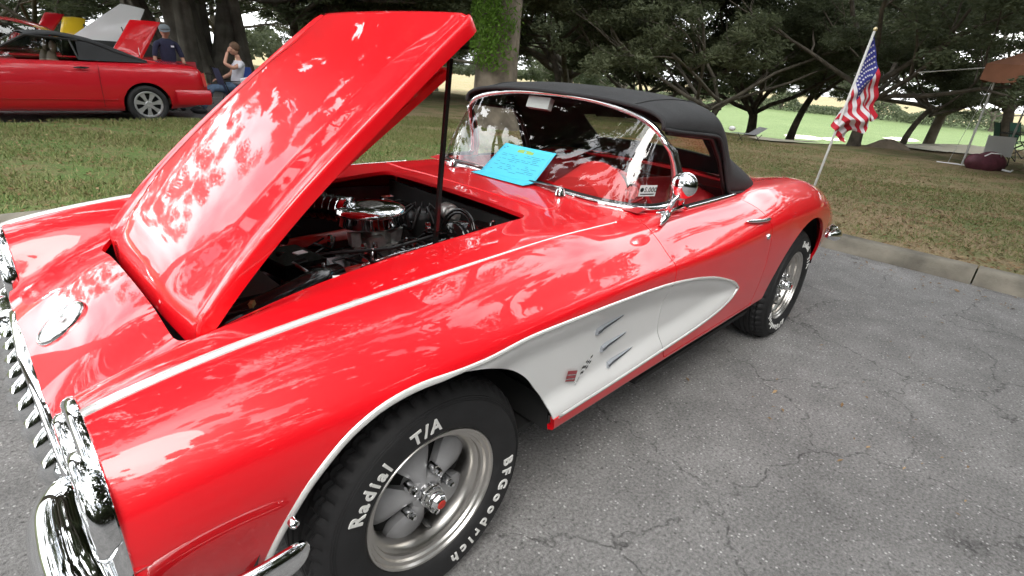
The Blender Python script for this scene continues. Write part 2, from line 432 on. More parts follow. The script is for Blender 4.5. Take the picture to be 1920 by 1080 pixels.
cdoor_m, _ = clip(cove_m, lambda P: door_f(P, .0022)); _, cove_m = clip(cove_m, lambda P: door_f(P, -.0022))
def cove_dep(P):
    P = np.atleast_2d(np.array(P, float)); d = np.maximum(cove_f(P), 0); x = P[:, 0]
    bay = sm(-.002, .010, (x-.60)-(.70-P[:, 2])*.62)*sm(1.02, .80, x)*sm(.0, .04, d)
    return .003+.027*sm(0, .10, d)+.003*bay
def inset(me):
    P = np.array(me.V); dep = cove_dep(P)
    P[:, 1] = P[:, 1]-np.sign(P[:, 1])*dep; me.V = [tuple(p) for p in P]
    N = np.zeros_like(P)
    for f in me.F:
        a, b, c = P[f[0]], P[f[1]], P[f[2]]; n = np.cross(b-a, P[f[-1]]-a)
        for i in f: N[i] += n
    l = np.linalg.norm(N, axis=1, keepdims=True); me.N = [tuple(n) for n in N/(l+1e-12)]
    return me
cove_m = inset(cove_m); cdoor_m = inset(cdoor_m)
CAR = empty('classic_convertible', (0, 0, 0))
tag(CAR, 'glossy red 1950s two seat convertible with raised hood, white side cove and black canvas top', 'car')
def split_y(me):
    return clip(me, lambda P: -P[:, 1])
body_o = body_part('body', body0, RED, CAR, .016)
dn, df = split_y(door_m); door_n = body_part('door', dn, RED, CAR, .018); door_f_o = body_part('door', df, RED, CAR, .018)
cn_, cf_ = split_y(cove_m); body_part('cove_panel', cn_, WHITE, CAR, .006); body_part('cove_panel', cf_, WHITE, CAR, .006)
cn_, cf_ = split_y(cdoor_m); body_part('cove_inlay', cn_, WHITE, door_n, .006); body_part('cove_inlay', cf_, WHITE, door_f_o, .006)
# ---- hood: raised centre, skirt, opened about its front hinge
Ph = np.array(hood_m.V); xh, wh = Ph[:, 0], np.abs(Ph[:, 1])
wc = .375-.11*sm(-.10, -.40, xh)
rise = .014*sm(0, .020, wc-wh)*sm(-.40, -.27, xh)*(1-sm(.35, .66, xh))-.007*sm(.016, .0, np.abs(wh-.408))*sm(-.40, -.34, xh)
nose = sm(-.35, -.430, xh)
Ph[:, 2] += rise-.040*nose**2
hood_m.V = [tuple(p) for p in Ph]
Nn = np.zeros_like(Ph)
for f in hood_m.F:
    a = Ph[f[0]]; n = np.cross(Ph[f[1]]-a, Ph[f[-1]]-a)
    for i in f: Nn[i] += n
hood_m.N = [tuple(n) for n in Nn/(np.linalg.norm(Nn, axis=1, keepdims=True)+1e-12)]
# skirt: boundary folded down
def skirt(me, depth, inn):
    V = list(me.V); F = list(me.F); bd = boundary(me); nxt = dict(bd)
    ringmap = [{} for _ in range(5)]
    P = np.array(me.V)
    def ring(k, q):
        if k not in ringmap[q]:
            p = P[k].copy(); w = abs(p[1]); 
            cxy = np.array([.135, 0]); d = p[:2]-cxy
            # outward direction of the rounded rectangle
            e = 1e-3
            f0 = hood_f(p[None])[0]; gx = (hood_f((p+[e, 0, 0])[None])[0]-f0)/e; gy = (hood_f((p+[0, e, 0])[None])[0]-f0)/e
            g = np.array([gx, gy]); g /= (np.linalg.norm(g)+1e-9)
            prof = [(0, 0), (-.004, .004), (-.006, .012), (-.005, depth), (inn, depth+.002)][q]
            p[:2] += g*prof[0]; p[2] -= prof[1]
            V.append(tuple(p)); ringmap[q][k] = len(V)-1
        return ringmap[q][k]
    for (i, j) in bd:
        prev = (i, j)
        for q in range(1, 5):
            a, b = ring(i, q), ring(j, q); F.append((prev[1], prev[0], a, b)); prev = (a, b)
    # inner panel
    b0 = len(V)
    for p in me.V: V.append((p[0], p[1], p[2]-.020))
    for f in me.F: F.append(tuple(b0+i for i in f[::-1]))
    return V, F
hV, hF = skirt(hood_m, .042, .030)
HINGE = Vector((-.40, 0, .775)); HANG = radians(-35.2)
hV = [tuple(Vector(v)-HINGE) for v in hV]
hood = mesh_obj('hood', hV, hF, RED, CAR)
hood.data.set_sharp_from_angle(angle=radians(50))
hood.location = HINGE; hood.rotation_euler = (0, HANG, 0)
# hinge placement refinement
hood.location = (-.405, 0, .790)
# inner brace frame under the hood
b = MB(); 
for yy in (-.30, .30): b.box((.55, yy, .005), (.95, .05, .022))
for xx in (.12, .55, .98): b.box((xx, 0, .012), (.05, .62, .022))
b.build('brace_frame', RED, hood)
# ================================================================= HERO CAR: TRIM, LAMPS, WHEELS, GLASS
def prof_strip(name, path, halfw, height, mat, parent, nrm=None):
    """half-round strip along a path with surface normals; path: (point, normal)"""
    V = []; F = []; n = len(path); K_ = 7
    hw = [float(q) for q in halfw] if hasattr(halfw, "__len__") else [halfw]*n
    ht = [float(q) for q in height] if hasattr(height, "__len__") else [height]*n
    for i, (p, nn) in enumerate(path):
        p = Vector(p); nn = Vector(nn).normalized()
        t = (Vector(path[min(i+1, n-1)][0])-Vector(path[max(i-1, 0)][0])).normalized(); s = t.cross(nn).normalized()
        for k in range(K_):
            a = pi*k/(K_-1); V.append(p+s*hw[i]*cos(a)+nn*(ht[i]*sin(a)-.001))
    for i in range(n-1):
        for k in range(K_-1): F.append((i*K_+k, i*K_+k+1, (i+1)*K_+k+1, (i+1)*K_+k))
    F.append(tuple(range(K_))); F.append(tuple((n-1)*K_+k for k in range(K_-1, -1, -1)))
    return mesh_obj(name, V, F, mat, parent)
def sgn_side(fn):
    for s in (-1, 1): fn(s)
def top_n(x, w, s):
    e = .01; dzw = (top_z(x, w+e)-top_z(x, w-e))/(2*e); dzx = (top_z(x+e, w)-top_z(x-e, w))/(2*e)
    return Vector((-dzx, -dzw*s, 1)).normalized()
def spear(s):
    xs = np.linspace(-.640, .95, 60); path = [((x, s*.66, top_z(x, .66)), top_n(x, .66, s)) for x in xs]
    hw = [.0125-.009*sm(-.3, .6, x) for x in xs]; ht = [.008-.005*sm(-.3, .6, x) for x in xs]
    prof_strip('fender_spear', path, hw, ht, TRIM, CAR)
sgn_side(spear)
def arch_trim(s):
    pts = []
    for d in np.linspace(168, 96, 26):
        th = radians(d); r = float(pchip(FA_T, FA_R, th)); pts.append((r*cos(th), .335+r*sin(th)))
    for x in np.linspace(.02, 1.70, 50): pts.append((x, float(pchip(CT_X, CT_Z, x))))
    pts.append((1.713, .548))
    for x in np.linspace(1.70, .45, 42): pts.append((x, float(pchip(CB_X, CB_Z, x))))
    path = []
    for x, z in pts:
        w = side_w(x, z); dw = (side_w(x, z+.01)-side_w(x, z-.01))/.02
        path.append(((x, s*w, z), Vector((0, s, -dw)).normalized()))
    hw = [.0085 if i < 26 else .0062 for i in range(len(path))]
    prof_strip('cove_moulding', path, hw, .006, TRIM, CAR)
sgn_side(arch_trim)
# ---- lamp surround at the fender front
def lamp_surround(s):
    st_w, st_z = stat(-.642); k = [i for i in range(len(st_w)) if st_w[i] > .478]
    k = [i for i in k if not (st_w[i] < .80 and st_z[i] < .60) and st_z[i] > .575]
    out = [(st_w[i], st_z[i]) for i in k]
    out += [(.80, .566), (.70, .560), (.60, .556), (.50, .556), (.475, .565), (.470, .60), (.472, .65)]
    c = np.mean(out, axis=0); rings = []
    for (x, ins) in ((-.638, .0), (-.641, -.004), (-.650, -.004), (-.658, .002), (-.662, .012), (-.661, .026), (-.655, .032), (-.652, .10)):
        ring = []
        for (w, z) in out:
            d = np.array([w, z])-c; L_ = np.linalg.norm(d); q = c+d*(1-ins/L_) if ins < .09 else c+d*.3
            ring.append((x, s*q[0], q[1]))
        rings.append(ring+[ring[0]])
    b = MB(); b.grid(rings); b.add(rings[-1][:-1], [tuple(range(len(rings[-1])-1))])
    lb = b.build('lamp_surround', CHROME, CAR, angle=45)
    for (w, z, r) in ((.742, .675, .088), (.560, .655, .082)):
        m = MB(); m.lathe([(r-.022, .012), (r-.018, -.008), (r-.008, -.020), (r+.004, -.023), (r+.011, -.016), (r+.013, -.004), (r+.010, .01)], 40, (-.654, s*w, z), 'X')
        ring = m.build('lamp_bezel', CHROME, lb, angle=50)
        m = MB(); m.lathe([(.001, -.030), (r*.3, -.028), (r*.55, -.022), (r*.75, -.010), (r-.018, .004)], 32, (-.650, s*w, z), 'X'); m.build('headlight', LAMPGL, lb, smooth=True)
        m = MB(); m.lathe([(.001, .03), (r*.4, .02), (r*.75, .004), (r-.015, -.004)], 32, (-.650, s*w, z), 'X'); m.build('reflector', CHROME_W, lb, smooth=True)
    # crease lip running back along the fender side
    path = []
    for x in np.linspace(-.65, -.59, 14):
        z = .590+.02*(x+.66)/.16; w = side_w(max(x, -.64), z); path.append(((x, s*(w-.001), z), (0, s, .15)))
    prof_strip('fender_crease', path, [.008*(1-i/13.0)+.002 for i in range(14)], [.0045*(1-i/13.0) for i in range(14)], RED, CAR)
sgn_side(lamp_surround)
# ---- front fascia below the lamps, mouth surround, teeth
def mouth_pt(a, sc=1.0, x=-.69):
    hw, hh, zc = .455*sc, .112*sc if sc > 0 else 0, .515
    n = 3.0; c, s_ = cos(a), sin(a)
    return (hw*abs(c)**(2/n)*(1 if c > 0 else -1), zc+hh*abs(s_)**(2/n)*(1 if s_ > 0 else -1))
b = MB(); A_ = [2*pi*i/72 for i in range(73)]
rows = []
for (x, sc, dz) in ((-.664, 1.07, .006), (-.684, 1.065, .006), (-.697, 1.045, .004), (-.700, 1.01, 0), (-.694, .965, 0), (-.675, .94, 0), (-.60, .93, 0)):
    row = []
    for a in A_:
        y, z = mouth_pt(a, sc); row.append((x+.012*abs(y)/.45, y, z+dz))
    rows.append(row)
b.grid(rows); b.build('grille_surround', CHROME, CAR, smooth=True)
b = MB()
row0 = [(-.60, *mouth_pt(a, .93)) for a in A_[:-1]]; b.add(row0, [tuple(range(72))]); 
b.build('grille_backing', VOID, CAR)
def tooth():
    m = MB(); rows = []
    for i in range(11):
        t = i/10; z = -.080+.160*t; f = sin(pi*t)**.6+.02; kn = .040*sin(pi*t)**.9+.010*sm(.35, .6, t)*sm(1, .72, t)
        w_ = .023*(.50+.50*sin(pi*t)); d = .012+kn
        rows.append([(.03, -w_, z), (-.2*d, -w_, z), (-.75*d, -w_*.75, z), (-d, 0, z), (-.75*d, w_*.75, z), (-.2*d, w_, z), (.03, w_, z)])
    m.grid(rows, flip=True); m.add(rows[0], [tuple(range(7))]); m.add(rows[-1], [tuple(range(6, -1, -1))])
    return m
tm = tooth(); t0 = tm.build('grille_tooth', CHROME, CAR, smooth=True, loc=(-.682, 0, .510))
for i in range(1, 5):
    for s in (-1, 1): share('grille_tooth', t0.data, CAR, (-.682+.004*i, s*i*.094, .510), (0, 0, -s*.02*i))
b = MB(); b.tube([(-.655, -.43, .515), (-.662, 0, .515), (-.655, .43, .515)], .011, 10); b.build('grille_bar', CHROME, CAR, smooth=True)
# oval recess trim + fascia panels under lamps
def fascia(s):
    b = MB(); rows = []
    for i in range(9):
        t = i/8; w = .475+(.835-.475)*t; x0 = -.668+.028*t**2
        rows.append([(x0+.03, s*w, .562), (x0, s*w, .556), (x0-.004, s*w, .52), (x0+.004, s*w, .45), (x0+.03, s*w, .39), (x0+.06, s*w, .345)])
    b.grid(rows, flip=(s > 0)); b.build('lower_fascia', RED, CAR, smooth=True)
sgn_side(fascia)
# ---- front bumpers (left and right wings) with side bars
def bumper(s):
    P = [(-.640, .436, .480, .040, .020), (-.655, .446, .484, .064, .050), (-.672, .478, .482, .082, .078), (-.680, .53, .476, .090, .088), (-.682, .60, .470, .088, .090), (-.682, .68, .468, .080, .086),
         (-.675, .75, .470, .068, .074), (-.660, .820, .480, .058, .058), (-.632, .872, .49, .050, .040), (-.585, .906, .502, .043, .028), (-.53, .925, .512, .038, .020), (-.47, .933, .520, .035, .017), (-.415, .933, .526, .031, .016), (-.392, .928, .530, .022, .012), (-.384, .924, .532, .008, .006)]
    P = np.array(P); tt = np.arange(len(P)); tf = np.linspace(0, len(P)-1, 80)
    Q = np.stack([pchip(tt, P[:, k], tf) for k in range(5)], 1)
    for _ in range(4): Q[1:-1, :3] = (Q[1:-1, :3]*2+Q[:-2, :3]+Q[2:, :3])/4
    rows = []
    for i in range(len(Q)):
        t = Q[min(i+1, 79), :2]-Q[max(i-1, 0), :2]; t /= np.linalg.norm(t); n = np.array([-t[1], t[0]])
        if n[0]*1+0 > 0 and i < 40: n = -n
        if i >= 40 and n[1] < 0: n = -n
        x, w, z, h, d = Q[i]; row = []
        for k in range(15):
            a = -pi*.62+pi*1.24*k/14; r1 = cos(a); 
            row.append((x+n[0]*d*r1, s*(w+n[1]*d*r1), z+h*sin(a)*(1 if abs(sin(a)) < 1 else 1)))
        rows.append(row)
    b = MB(); b.grid(rows, flip=(s < 0)); b.add(rows[0], [tuple(range(15))]); b.add(rows[-1], [tuple(range(14, -1, -1))])
    o = b.build('front_bumper', CHROME, CAR, smooth=True)
    m = MB(); m.lathe([(.001, -.008), (.007, -.006), (.010, -.001), (.010, .01)], 16, (-.397, s*.905, .578), 'Y' ); m.build('bumper_bolt', CHROME, CAR, smooth=True)
sgn_side(bumper)
# ---- rear bumper wrap, tail lamps
def rbumper(s):
    pts = [(3.18, .862, .545), (3.30, .868, .530), (3.42, .852, .515), (3.53, .815, .505), (3.62, .74, .50), (3.68, .62, .50), (3.70, .45, .50), (3.68, .30, .50)]
    P = np.array(pts); tf = np.linspace(0, 7, 50); Q = np.stack([pchip(np.arange(8), P[:, k], tf) for k in range(3)], 1)
    b = MB(); b.tube([(q[0], s*q[1], q[2]) for q in Q], [.018+.022*min(1, i/9) for i in range(50)], 12, flat=1.0); b.build('rear_bumper', CHROME, CAR, smooth=True)
    m = MB(); m.lathe([(.001, .055), (.03, .05), (.048, .03), (.055, 0)], 24, (3.55, s*.66, .60), 'X'); m.build('tail_light', INRED, CAR, smooth=True)
sgn_side(rbumper)
b = MB(); ii = NX-1
b.add([(XS[ii], -WD[ii, j], ZD[ii, j]) for j in range(NVH)]+[(XS[ii], WD[ii, j], ZD[ii, j]) for j in range(NVH-1, -1, -1)], [tuple(range(2*NVH))]); b.build('rear_panel', RED, CAR)
# ---- nose badge
bx, bz = -.597, .712
bm_ = MB(); e1 = Vector((0, 1, 0)); sl = Vector((.103, 0, .079)).normalized(); nb = Vector((-.73, 0, .68)).normalized(); nb = e1.cross(sl); nb = nb if nb.z > 0 else -nb
c0 = Vector((bx, -.012, top_z(bx, .012)))+nb*.002
def ring_badge(prof, mat, name, parent, e=28, rx=.055, ry=.064):
    m = MB(); rows = []
    for (f, h) in prof: rows.append([c0+e1*rx*f*cos(2*pi*i/e)+sl*ry*f*sin(2*pi*i/e)+nb*h for i in range(e+1)])
    m.grid(rows, flip=True); m.add(rows[-1][:-1], [tuple(range(e))]); return m.build(name, mat, parent, angle=50)
badge = ring_badge([(1.10, -.006), (1.10, .002), (1.05, .005), (.98, .004), (.95, .001)], CHROME_W, 'nose_badge', CAR)
ring_badge([(.96, .0025), (.5, .0045)], BADGEF, 'badge_face', badge)
BADRED = simple('badge_red', (.30, .01, .02), .3, coat=1.0)
def crossed_flags(o, ex, ey, n, sc, parent, name='crossed_flags_emblem'):
    """checkered flag and red flag crossed on poles"""
    o = Vector(o); ex = Vector(ex).normalized(); ey = Vector(ey).normalized(); n = Vector(n).normalized()
    def pt(u, v, h=0.0): return o+ex*u*sc+ey*v*sc+n*h
    b = MB()
    # poles
    b.tube([pt(-.05, -.35, .003), pt(.62, .42, .003)], .035*sc*.5, 6, 0); b.tube([pt(.05, -.35, .003), pt(-.62, .42, .003)], .035*sc*.5, 6, 0)
    # checkered flag (right)
    for i in range(5):
        for j in range(4):
            u0, v0 = .18+i*.17, -.02+j*.14
            sk = lambda u, v: (u+.25*v, v+.45*(u-.18))
            q = [sk(u0, v0), sk(u0+.17, v0), sk(u0+.17, v0+.14), sk(u0, v0+.14)]
            b.add([pt(a, c, .005+.001*sin(u0*9)) for a, c in q], [(0, 1, 2, 3)], 1 if (i+j) % 2 else 2)
    q = [(-.18, -.02), (-1.0, .36), (-.86, .92), (-.04, .54)]
    b.add([pt(a, c, .005) for a, c in q], [(0, 1, 2, 3)], 3)
    for q in ([(-.18, .10), (-1.0, .48), (-.985, .53), (-.165, .15)], [(-.12, .32), (-.94, .70), (-.925, .74), (-.105, .36)]):
        b.add([pt(a, c, .0062) for a, c in q], [(0, 1, 2, 3)], 0)
    return b.build(name, [CHROME, GBLACK, WPAPER, BADRED], parent)
crossed_flags(c0+nb*.004, e1, sl, nb, .024, badge, 'crossed_flags')
# side emblems
def cove_w(x, z): w = side_w(x, z); return w-float(cove_dep([(x, w, z)])[0])
def semb(s):
    x, z = .533, .520; w0 = cove_w(x, z); ex = Vector((.1, s*(cove_w(x+.05, z)-cove_w(x-.05, z)), .012)); ey = Vector((0, s*(cove_w(x, z+.04)-cove_w(x, z-.04)), .08)); n = ex.cross(ey).normalized()
    n = n if n.y*s > 0 else -n
    crossed_flags(Vector((x, s*w0, z-.008))+n*.004, ex, ey, n, .062, CAR, 'crossed_flags_emblem')
sgn_side(semb)
# louvre spears
def louv(s):
    for (x0, z0, x1, z1) in ((.600, .660, .765, .674), (.652, .578, .812, .590), (.712, .493, .880, .505)):
        m = MB(); rows = []
        for i in range(16):
            t = i/15; x = x0+(x1-x0)*t; z = z0+(z1-z0)*t; w = cove_w(x, z)-.001; h = .0105*(1-t)**.7+.0012; d = .0120*(1-t)**.6+.001
            rows.append([(x, s*w, z-h), (x, s*(w+d*.8), z-h*.8), (x, s*(w+d), z-h*.5), (x, s*(w+d*.7), z-h*.15), (x, s*(w+d*.7), z+h*.15), (x, s*(w+d), z+h*.5), (x, s*(w+d*.8), z+h*.8), (x, s*w, z+h)])
        m.grid(rows, flip=(s > 0)); m.add(rows[0], [tuple(range(8))]); ls = m.build('louvre_spear', SATIN, CAR, angle=50)
        m = MB()
        for dz in (.35, -.35, -1.25):  # two grooves, then a black line painting the shade under the spear
            m.tube([(x0+(x1-x0)*t, s*(cove_w(x0+(x1-x0)*t, z0+(z1-z0)*t)+(.0105*(1-t)**.6 if dz > -1 else .0008)), z0+(z1-z0)*t+dz*(.0105*(1-t)**.7)) for t in np.linspace(.02, .92, 10)], .0011, 5)
        m.build('louvre_groove_and_shade', BLACK, ls)
sgn_side(louv)
# door handle and lock
def dh(s):
    d = door_n if s < 0 else door_f_o
    b = MB(); pts = [(1.735+.235*t, s*(side_w(1.735+.235*t, .842)+.006+.014*sin(pi*t)), .846-.014*t) for t in np.linspace(0, 1, 10)]
    b.tube(pts, [.004, .009, .011, .012, .012, .012, .013, .014, .012, .006], 10, flat=.75); b.build('door_handle', CHROME, d, smooth=True)
    m = MB(); m.lathe([(.001, -.010), (.010, -.009), (.013, -.003), (.013, .004)], 16, (1.912, s*(side_w(1.912, .755)+.002), .760), 'Y'); m.build('door_lock', CHROME, d, smooth=True)
sgn_side(dh)
# ---- wheels
def arc_text(txt, r, a_start, a_dir, size, h, track=1.0, extr=.0012, bold=.0):
    """lettering on the sidewall, tops outward, running clockwise seen from outside (-y)"""
    cu = bpy.data.curves.new('t', 'FONT'); cu.body = txt; cu.size = size; cu.extrude = extr; cu.offset = bold; cu.space_character = track; cu.resolution_u = 3
    to = bpy.data.objects.new('t', cu); link(to); dg = bpy.context.evaluated_depsgraph_get(); me = to.evaluated_get(dg).to_mesh()
    V = [tuple(v.co) for v in me.vertices]; F = [tuple(p.vertices) for p in me.polygons]
    to.evaluated_get(dg).to_mesh_clear(); bpy.data.objects.remove(to)
    out = []
    for (x, y, z) in V:
        a = a_start+a_dir*x/r; rr = r+(y-size*.36); out.append((rr*cos(a), h-z, rr*sin(a)))
    return out, F, max(v[0] for v in V)
def make_wheel(parent, loc, near, steer=0):
    sgn = 0 if near else pi
    wh = empty('wheel', loc, sgn+steer); wh.parent = parent
    return wh
tp = [(.200, .014), (.206, .002), (.218, -.010), (.235, -.017), (.262, -.0195), (.288, -.017), (.305, -.010), (.318, .001), (.3285, .014), (.3345, .026)]
trd = []
ny = 26
for i in range(ny+1):
    h = .026+.150*i/ny; t = (i/ny-.5)*2; r = .3430-.0075*abs(t)**2.5
    if i % 5 in (2,): r -= .007
    trd.append((r, h))
prof_t = tp+trd+[(.334, .180), (.318, .198), (.288, .212), (.24, .208), (.204, .190)]
# tread shoulder cut into blocks
b = MB(); n = 150; V = []; F = []
for j, (r, h) in enumerate(prof_t):
    for i in range(n):
        a = 2*pi*i/n; rr = r
        if .008 < h < .050 and j > 7: rr = r-(.010 if i % 3 == 0 else 0)
        if .15 < h < .182: rr = r-(.0065 if (i+1) % 3 == 0 else 0)
        V.append((rr*cos(a), h, rr*sin(a)))
for j in range(len(prof_t)-1):
    for i in range(n): F.append((j*n+i, j*n+(i+1) % n, (j+1)*n+(i+1) % n, (j+1)*n+i))
b.add(V, F)
# fine concentric ribs on the sidewall
for r_, h_ in ((.296, -.0145), (.301, -.0125), (.306, -.0100)):
    b.lathe([(r_-.0010, h_+.002), (r_, h_-.0012), (r_+.0010, h_+.002)], 120)
tyre_me = b.build('tyre', RUBBER, None, angle=35); TY = tyre_me.data; bpy.data.objects.remove(tyre_me)
def lettering(name, txt, a0, sz, tr):
    b = MB(); V, F, wd = arc_text(txt, .2600, radians(a0), -1, sz, -.0195, tr, .0014, .0014); b.add(V, F)
    o = b.build(name, LETTER, None); me = o.data; bpy.data.objects.remove(o); return me
LES = [lettering('lettering', *q) for q in (('Radial', 161, .050, 1.32), ('T/A', 110, .050, 1.25), ('BFGoodrich', 2, .049, 1.56))]
b = MB(); b.lathe([(.186, .20), (.190, .16), (.180, .12), (.166, .10), (.160, .060), (.164, .040), (.172, .030), (.178, .026), (.1795, .016), (.187, .013), (.190, .006), (.199, .003), (.2025, -.004), (.2080, -.0055), (.2115, -.001), (.2120, .006), (.205, .012)], 72)
rm = b.build('rim', ALU, None, angle=30); RM = rm.data; bpy.data.objects.remove(rm)
# spoke casting: one spoke
def spoke_mesh():
    m = MB(); rows = []; nr = 12; nc = 11
    for i in range(nr):
        t = i/(nr-1); r = .030+.136*t; hw = .020+.037*sm(.05, .75, t)-.010*sm(.85, 1, t)
        h0 = .030+.034*t**1.3
        row = []
        for k in range(nc):
            c = -1+2*k/(nc-1); dep = .000+.014*abs(c)**2.2-.006*(1-abs(c)**2)*0
            row.append((r*1.0, h0+dep+.0, c*hw))
        rows.append(row)
    m.grid(rows)
    back = [[(x+.001, y+.03, z*.9) for x, y, z in r] for r in rows]
    for a in (0, nc-1):
        m.grid([[rows[i][a] for i in range(nr)], [back[i][a] for i in range(nr)]], flip=(a == 0))
    m.grid([rows[-1], back[-1]])
    o = m.build('spoke', GREYW, None, angle=50); me = o.data; bpy.data.objects.remove(o); return me
SP = spoke_mesh()
b = MB(); b.lathe([(.001, .034), (.040, .032), (.048, .036), (.052, .048), (.050, .09)], 40); o = b.build('hub', GREYW, None, angle=40); HB = o.data; bpy.data.objects.remove(o)
b = MB(); b.lathe([(.034, .045), (.035, .018), (.033, .012), (.030, .010), (.029, -.004), (.026, -.010)], 40)
b.lathe([(.026, -.010), (.0235, -.020), (.016, -.028), (.014, -.029)], 8)
o = b.build('centre_cap', CHROME, None, angle=30); CC = o.data; bpy.data.objects.remove(o)
b = MB(); b.lathe([(.0142, -.0292), (.012, -.031), (.001, -.0315)], 8); o = b.build('cap_insert', simple('cap_red', (.45, .03, .02), .35), None); CI = o.data; bpy.data.objects.remove(o)
b = MB(); b.lathe([(.0125, .05), (.0125, .022), (.0115, .019), (.0095, .018)], 16); b.lathe([(.0095, .018), (.0090, .008), (.006, .004), (.001, .003)], 6)
o = b.build('lug_nut', CHROME, None, angle=30); LN = o.data; bpy.data.objects.remove(o)
b = MB(); b.lathe([(.0085, .05), (.0085, .035), (.006, .028), (.0035, .016), (.001, .015)], 10); o = b.build('valve_stem', BLACK, None, smooth=True); VS = o.data; bpy.data.objects.remove(o)
b = MB(); b.lathe([(.001, .095), (.150, .095), (.165, .10), (.175, .20)], 40); o = b.build('brake_drum', VOID, None, smooth=True); BD = o.data; bpy.data.objects.remove(o)
def wheel(loc, rz, rot):
    w = empty('wheel', loc, rz); w.parent = CAR
    share('tyre', TY, w); [share('lettering', q, w) for q in LES]; share('rim', RM, w); share('hub', HB, w); share('centre_cap', CC, w); share('cap_insert', CI, w); share('brake_drum', BD, w)
    for k in range(5):
        a = radians(33+rot+72*k)
        share('spoke', SP, w, rot=(0, -a, 0)); a2 = a+radians(36)
        share('lug_nut', LN, w, (.070*cos(a2), .004, .070*sin(a2)))
    share('valve_stem', VS, w, (.132*cos(radians(-86)), .01, .132*sin(radians(-86))))
    return w
WF = wheel((0, -.833, .333), 0, 0)
WR = wheel((2.591, -.857, .333), 0, 40)
for ch in WR.children:
    if ch.name.startswith('lettering'): ch.rotation_euler = (0, radians(75), 0)
wheel((0, .833, .333), pi, 20); wheel((2.591, .857, .333), pi, 50)
# wheel wells and floor
for cx in (0, 2.575):
    for s in (-1, 1):
        b = MB(); rows = []
        for (r_, h_) in ((.470, .0), (.475, .03), (.475, .40)):
            rows.append([(cx+r_*cos(a), s*(.843-h_), .345+r_*sin(a)*.94) for a in np.linspace(radians(4), radians(176), 28)])
        b.grid(rows); b.grid([rows[-1], [(cx, s*.46, .345)]*28]); b.build('wheel_well', VOID, CAR)
for s in (-1, 1):
    for sx in (.449, 2.14): b = MB(); b.box((sx, s*.645, .392), (.006, .38, .115)); b.build('splash_shield', VOID, CAR)
b = MB(); b.box((.10+.5, 0, .30), (.70, 1.50, .02)); b.box((1.55, 0, .29), (1.1, 1.66, .02)); b.box((3.1, 0, .32), (.5, 1.2, .02)); b.box((.0, 0, .36), (1.1, .84, .02))
b.tube([(.45, -.52, .25), (1.2, -.60, .20), (2.1, -.58, .20)], .03, 8); b.build('underbody', VOID, CAR)
b = MB(); b.box((.50, -.62, .27), (.30, .05, .09)); b.tube([(0, -.6, .24), (.52, -.52, .30)], .02, 8); b.build('suspension_arm', DCHROME, CAR)
# ---- windshield
OUT = [((1.385, .640, .925)), ((1.392, .638, 1.0)), ((1.365, .628, 1.09)), ((1.315, .598, 1.175)), ((1.292, .535, 1.233)), ((1.300, .40, 1.272)), ((1.312, .20, 1.297)), ((1.318, 0, 1.303))]
BAS = [(1.385, .640, .925), (1.325, .656, .926), (1.24, .652, .926), (1.15, .60, .927), (1.09, .48, .930), (1.062, .32, .938), (1.050, .15, .944), (1.045, 0, .946)]
def fullcurve(P, n):
    P = np.array(P)[::-1]; L_ = np.concatenate([[0], np.cumsum(np.linalg.norm(np.diff(P, axis=0), axis=1))]); L_ /= L_[-1]
    t = np.linspace(-1, 1, n); a = np.abs(t)
    Q = np.stack([pchip(L_, P[:, 0], a), np.sign(t)*pchip(L_, P[:, 1], a), pchip(L_, P[:, 2], a)], 1)
    for _ in range(3): Q[1:-1] = (Q[1:-1]*2+Q[:-2]+Q[2:])/4
    return Q
NG = 81; TOPC = fullcurve(OUT, NG); BASC = fullcurve(BAS, NG)
NR = 14; rows = []
for i in range(NR):
    t = i/(NR-1); q = BASC*(1-t)+TOPC*t
    # barrel bulge
    bul = .018*sin(pi*t); q = q.copy(); q[:, 0] -= bul*(1-np.linspace(-1, 1, NG)**8); rows.append([tuple(v) for v in q])
b = MB(); b.grid(rows, flip=True); WS = b.build('windshield', GLASS, CAR, smooth=True)
b = MB(); b.tube([tuple(v+np.array([.004, 0, .004])) for v in TOPC], [.0105+.011*sm(.72, .95, abs(-1+2*i/(NG-1))) for i in range(NG)], 10, flat=1.15)
b.build('windshield_header', CHROME, CAR, smooth=True)
b = MB(); b.tube([tuple(v+np.array([-.002, 0, -.001])) for v in BASC], .0125, 10); 
b.build('windshield_base_trim', CHROME, CAR, smooth=True)
b = MB(); b.tube([tuple(v*np.array([1, .985, 1])+np.array([.014, 0, .010])) for v in TOPC], .009, 8); b.tube([tuple(v*np.array([1, .985, 1])+np.array([.012, 0, .010])) for v in BASC], .008, 8); b.build('windshield_seal', BLACK, CAR, smooth=True)
def post(s):
    b = MB()
    for (o, r) in ((0.0, .013), (.018, .010), (.034, .008)):
        b.tube([(1.30+o*.5, s*(.585-o*.1), 1.195), (1.345+o, s*.618, 1.14), (1.392+o, s*.638, 1.05), (1.41+o, s*.652, .98), (1.405+o, s*.662, .918)], [r*.6, r, r, r*1.1, r*1.4], 8)
    b.tube([(1.18, s*.690, .925), (1.27, s*.694, .915), (1.38, s*.690, .92)], [.004, .008, .014], 8)
    b.build('windshield_post', CHROME, CAR, smooth=True)
sgn_side(post)
# chrome strip on door top
def dts(s):
    xs = np.linspace(1.43, 1.93, 20)
    prof_strip('belt_moulding', [((x, s*.684, top_z(x, .684)+.004), (0, s*.3, 1)) for x in xs], .008, .008, CHROME, door_n if s < 0 else door_f_o)
    b = MB(); b.box((1.66, s*.672, .905), (.52, .010, .03)); b.build('window_seal', BLACK, door_n if s < 0 else door_f_o)
sgn_side(dts)
